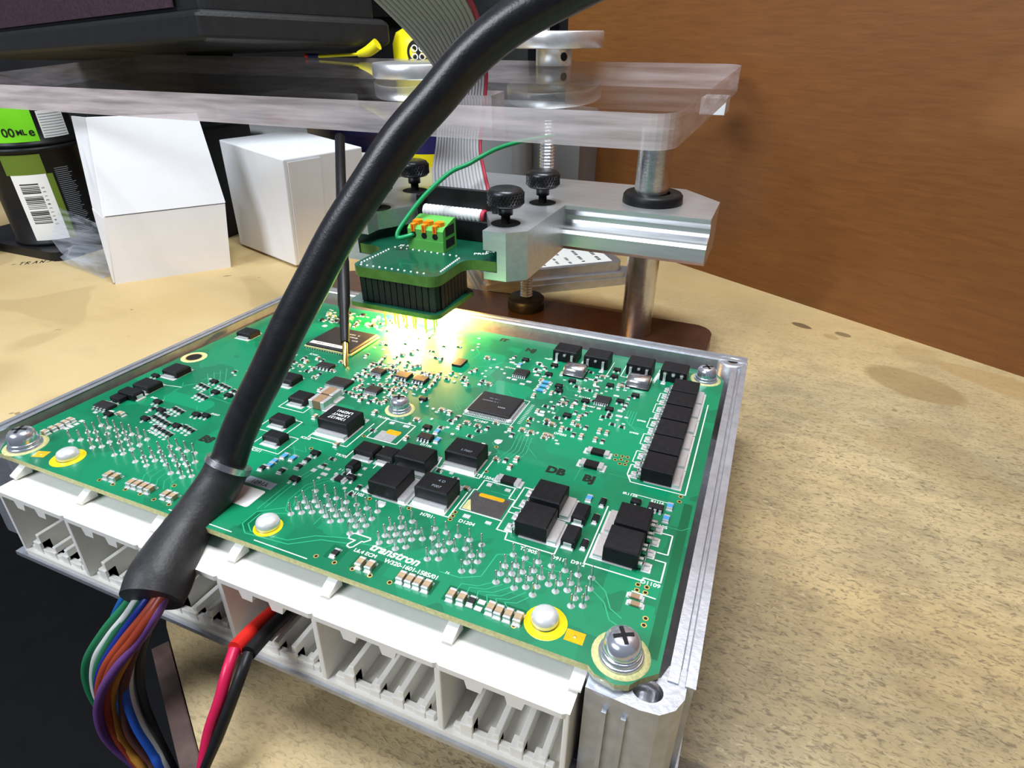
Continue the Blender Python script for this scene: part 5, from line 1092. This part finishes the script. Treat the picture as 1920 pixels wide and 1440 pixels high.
# blue tub and carton behind the white boxes
b = MB(); b.lathe([(30, 0), (33, 70), (35, 71), (35, 82), (33, 84), (.01, 84)], 'navy', 36, cap=False); b.lathe([(30, 0), (.01, 0)], 'navy', 36, cap=False); t = b.obj('navy_tub', None, (-112, 366, 0)); tag(t, 'dark blue plastic tub behind the white cube box', 'tub')
b = MB(); wrap(b, 34.2, -2.2, -1.2, 46, 60, 'label', 8); b.obj('tub_label', t)
b = MB(); b.cbox(-240, 330, 0, -150, 400, 94, 'label', 1); tag(b.obj('printed_carton'), 'pale printed carton with orange band standing behind white boxes', 'carton'); 
o = bpy.data.objects['printed_carton']; b = MB(); b.box(-190, 329.6, 78, -149.6, 330, 94, 'orangeprint'); b.box(-240, 329.6, 60, -150, 330, 64, 'greylabel'); b.obj('orange_band', o)
b = MB(); b.cbox(-260, 262, 0, -196, 318, 80, 'device', 2); b.lathe([(12, 0), (12, 3)], 'black', 24, (-205, 261, 40), 'y'); tag(b.obj('black_charger'), 'dark equipment box in the gap between the two card boxes', 'equipment')

# black plastic case hanging over the left of the plate
dv = empty('equipment_case', (-132, 232, 135)); tag(dv, 'large black plastic case with dusty purple panel above acrylic plate', 'equipment case')
C0 = Vector((0, 0, 0)); ea = Vector((-478, 105, -18)); eb = Vector((62, 104, -5)); up = ea.cross(eb); up = up if up.z > 0 else -up; up.normalize()
def layer(inset, h):
    a, e = ea.normalized(), eb.normalized(); o_ = C0 + a*inset + e*inset + up*h
    return [o_, o_+ea-a*2*inset, o_+ea+eb-a*2*inset-e*2*inset, o_+eb-e*2*inset]
def skin(levels, k, parts):
    b = MB(); vs = [tuple(p) for l_ in levels for p in l_]; fs = []
    for i in range(len(levels)-1):
        for j in range(4): fs.append((i*4+j, (i+1)*4+j, (i+1)*4+(j+1) % 4, i*4+(j+1) % 4))
    fs += [(0, 1, 2, 3), tuple(range(len(levels)*4-1, len(levels)*4-5, -1))]; b.add(vs, fs, k); return b.obj(parts, dv, bevel=2.5)
skin([layer(3, 0), layer(0, 2), layer(0, 15), layer(3, 17)], 'device', 'case_rim')
skin([layer(6, 15), layer(6, 120)], 'device', 'case_body')
lv = [layer(5, 19)[0], layer(5, 19)[1], layer(5, 110)[1], layer(5, 110)[0]]; a = ea.normalized(); nrm = a.cross(up).normalized(); nrm = nrm if nrm.y < 0 else -nrm
b = MB(); q = [tuple(p + a*(26 if i in (0, 3) else -8) + nrm*1.0) for i, p in enumerate(lv)]; q2 = [tuple(Vector(p)+nrm*1.2) for p in q]; b.add(q+q2, [(0, 1, 2, 3), (7, 6, 5, 4), (0, 4, 5, 1), (1, 5, 6, 2), (2, 6, 7, 3), (3, 7, 4, 0)], 'purple'); b.obj('purple_panel', dv)
b = MB(); b.box(-190, 120, -135, -150, 170, 20, 'device'); b.obj('support_column', dv)

# yellow handled driver lying on the back of the plate
yd = empty('screwdriver', (-100, 316, 124.5)); tag(yd, 'yellow handled screwdriver with blue and red tip on acrylic plate', 'screwdriver')
dc = Vector((-100, 316, 124.5))
def dpt(P): return [tuple(Vector(p)-dc) for p in P]
b = MB(); b.tube(dpt([(-84, 316, 126.5), (-76, 317, 128.5), (-69, 318, 132.5)]), 3.2, 'yellowcan', 12, radii=[1.8, 3.4, 3.8], res=4); b.obj('handle', yd)
b = MB(); b.tube(dpt([(-84, 316, 126.5), (-118, 316, 124.9)]), 1.0, 'yellowcan', 10, res=1); b.obj('shaft', yd)
b = MB(); b.tube(dpt([(-117, 316, 125.2), (-126, 316, 125.2)]), 1.5, 'navy', 10, res=1); b.obj('blue_ferrule', yd)
b = MB(); b.tube(dpt([(-125.5, 316, 125.2), (-128.5, 316, 125.2)]), 1.5, 'red', 10, res=1); b.obj('red_tip', yd)
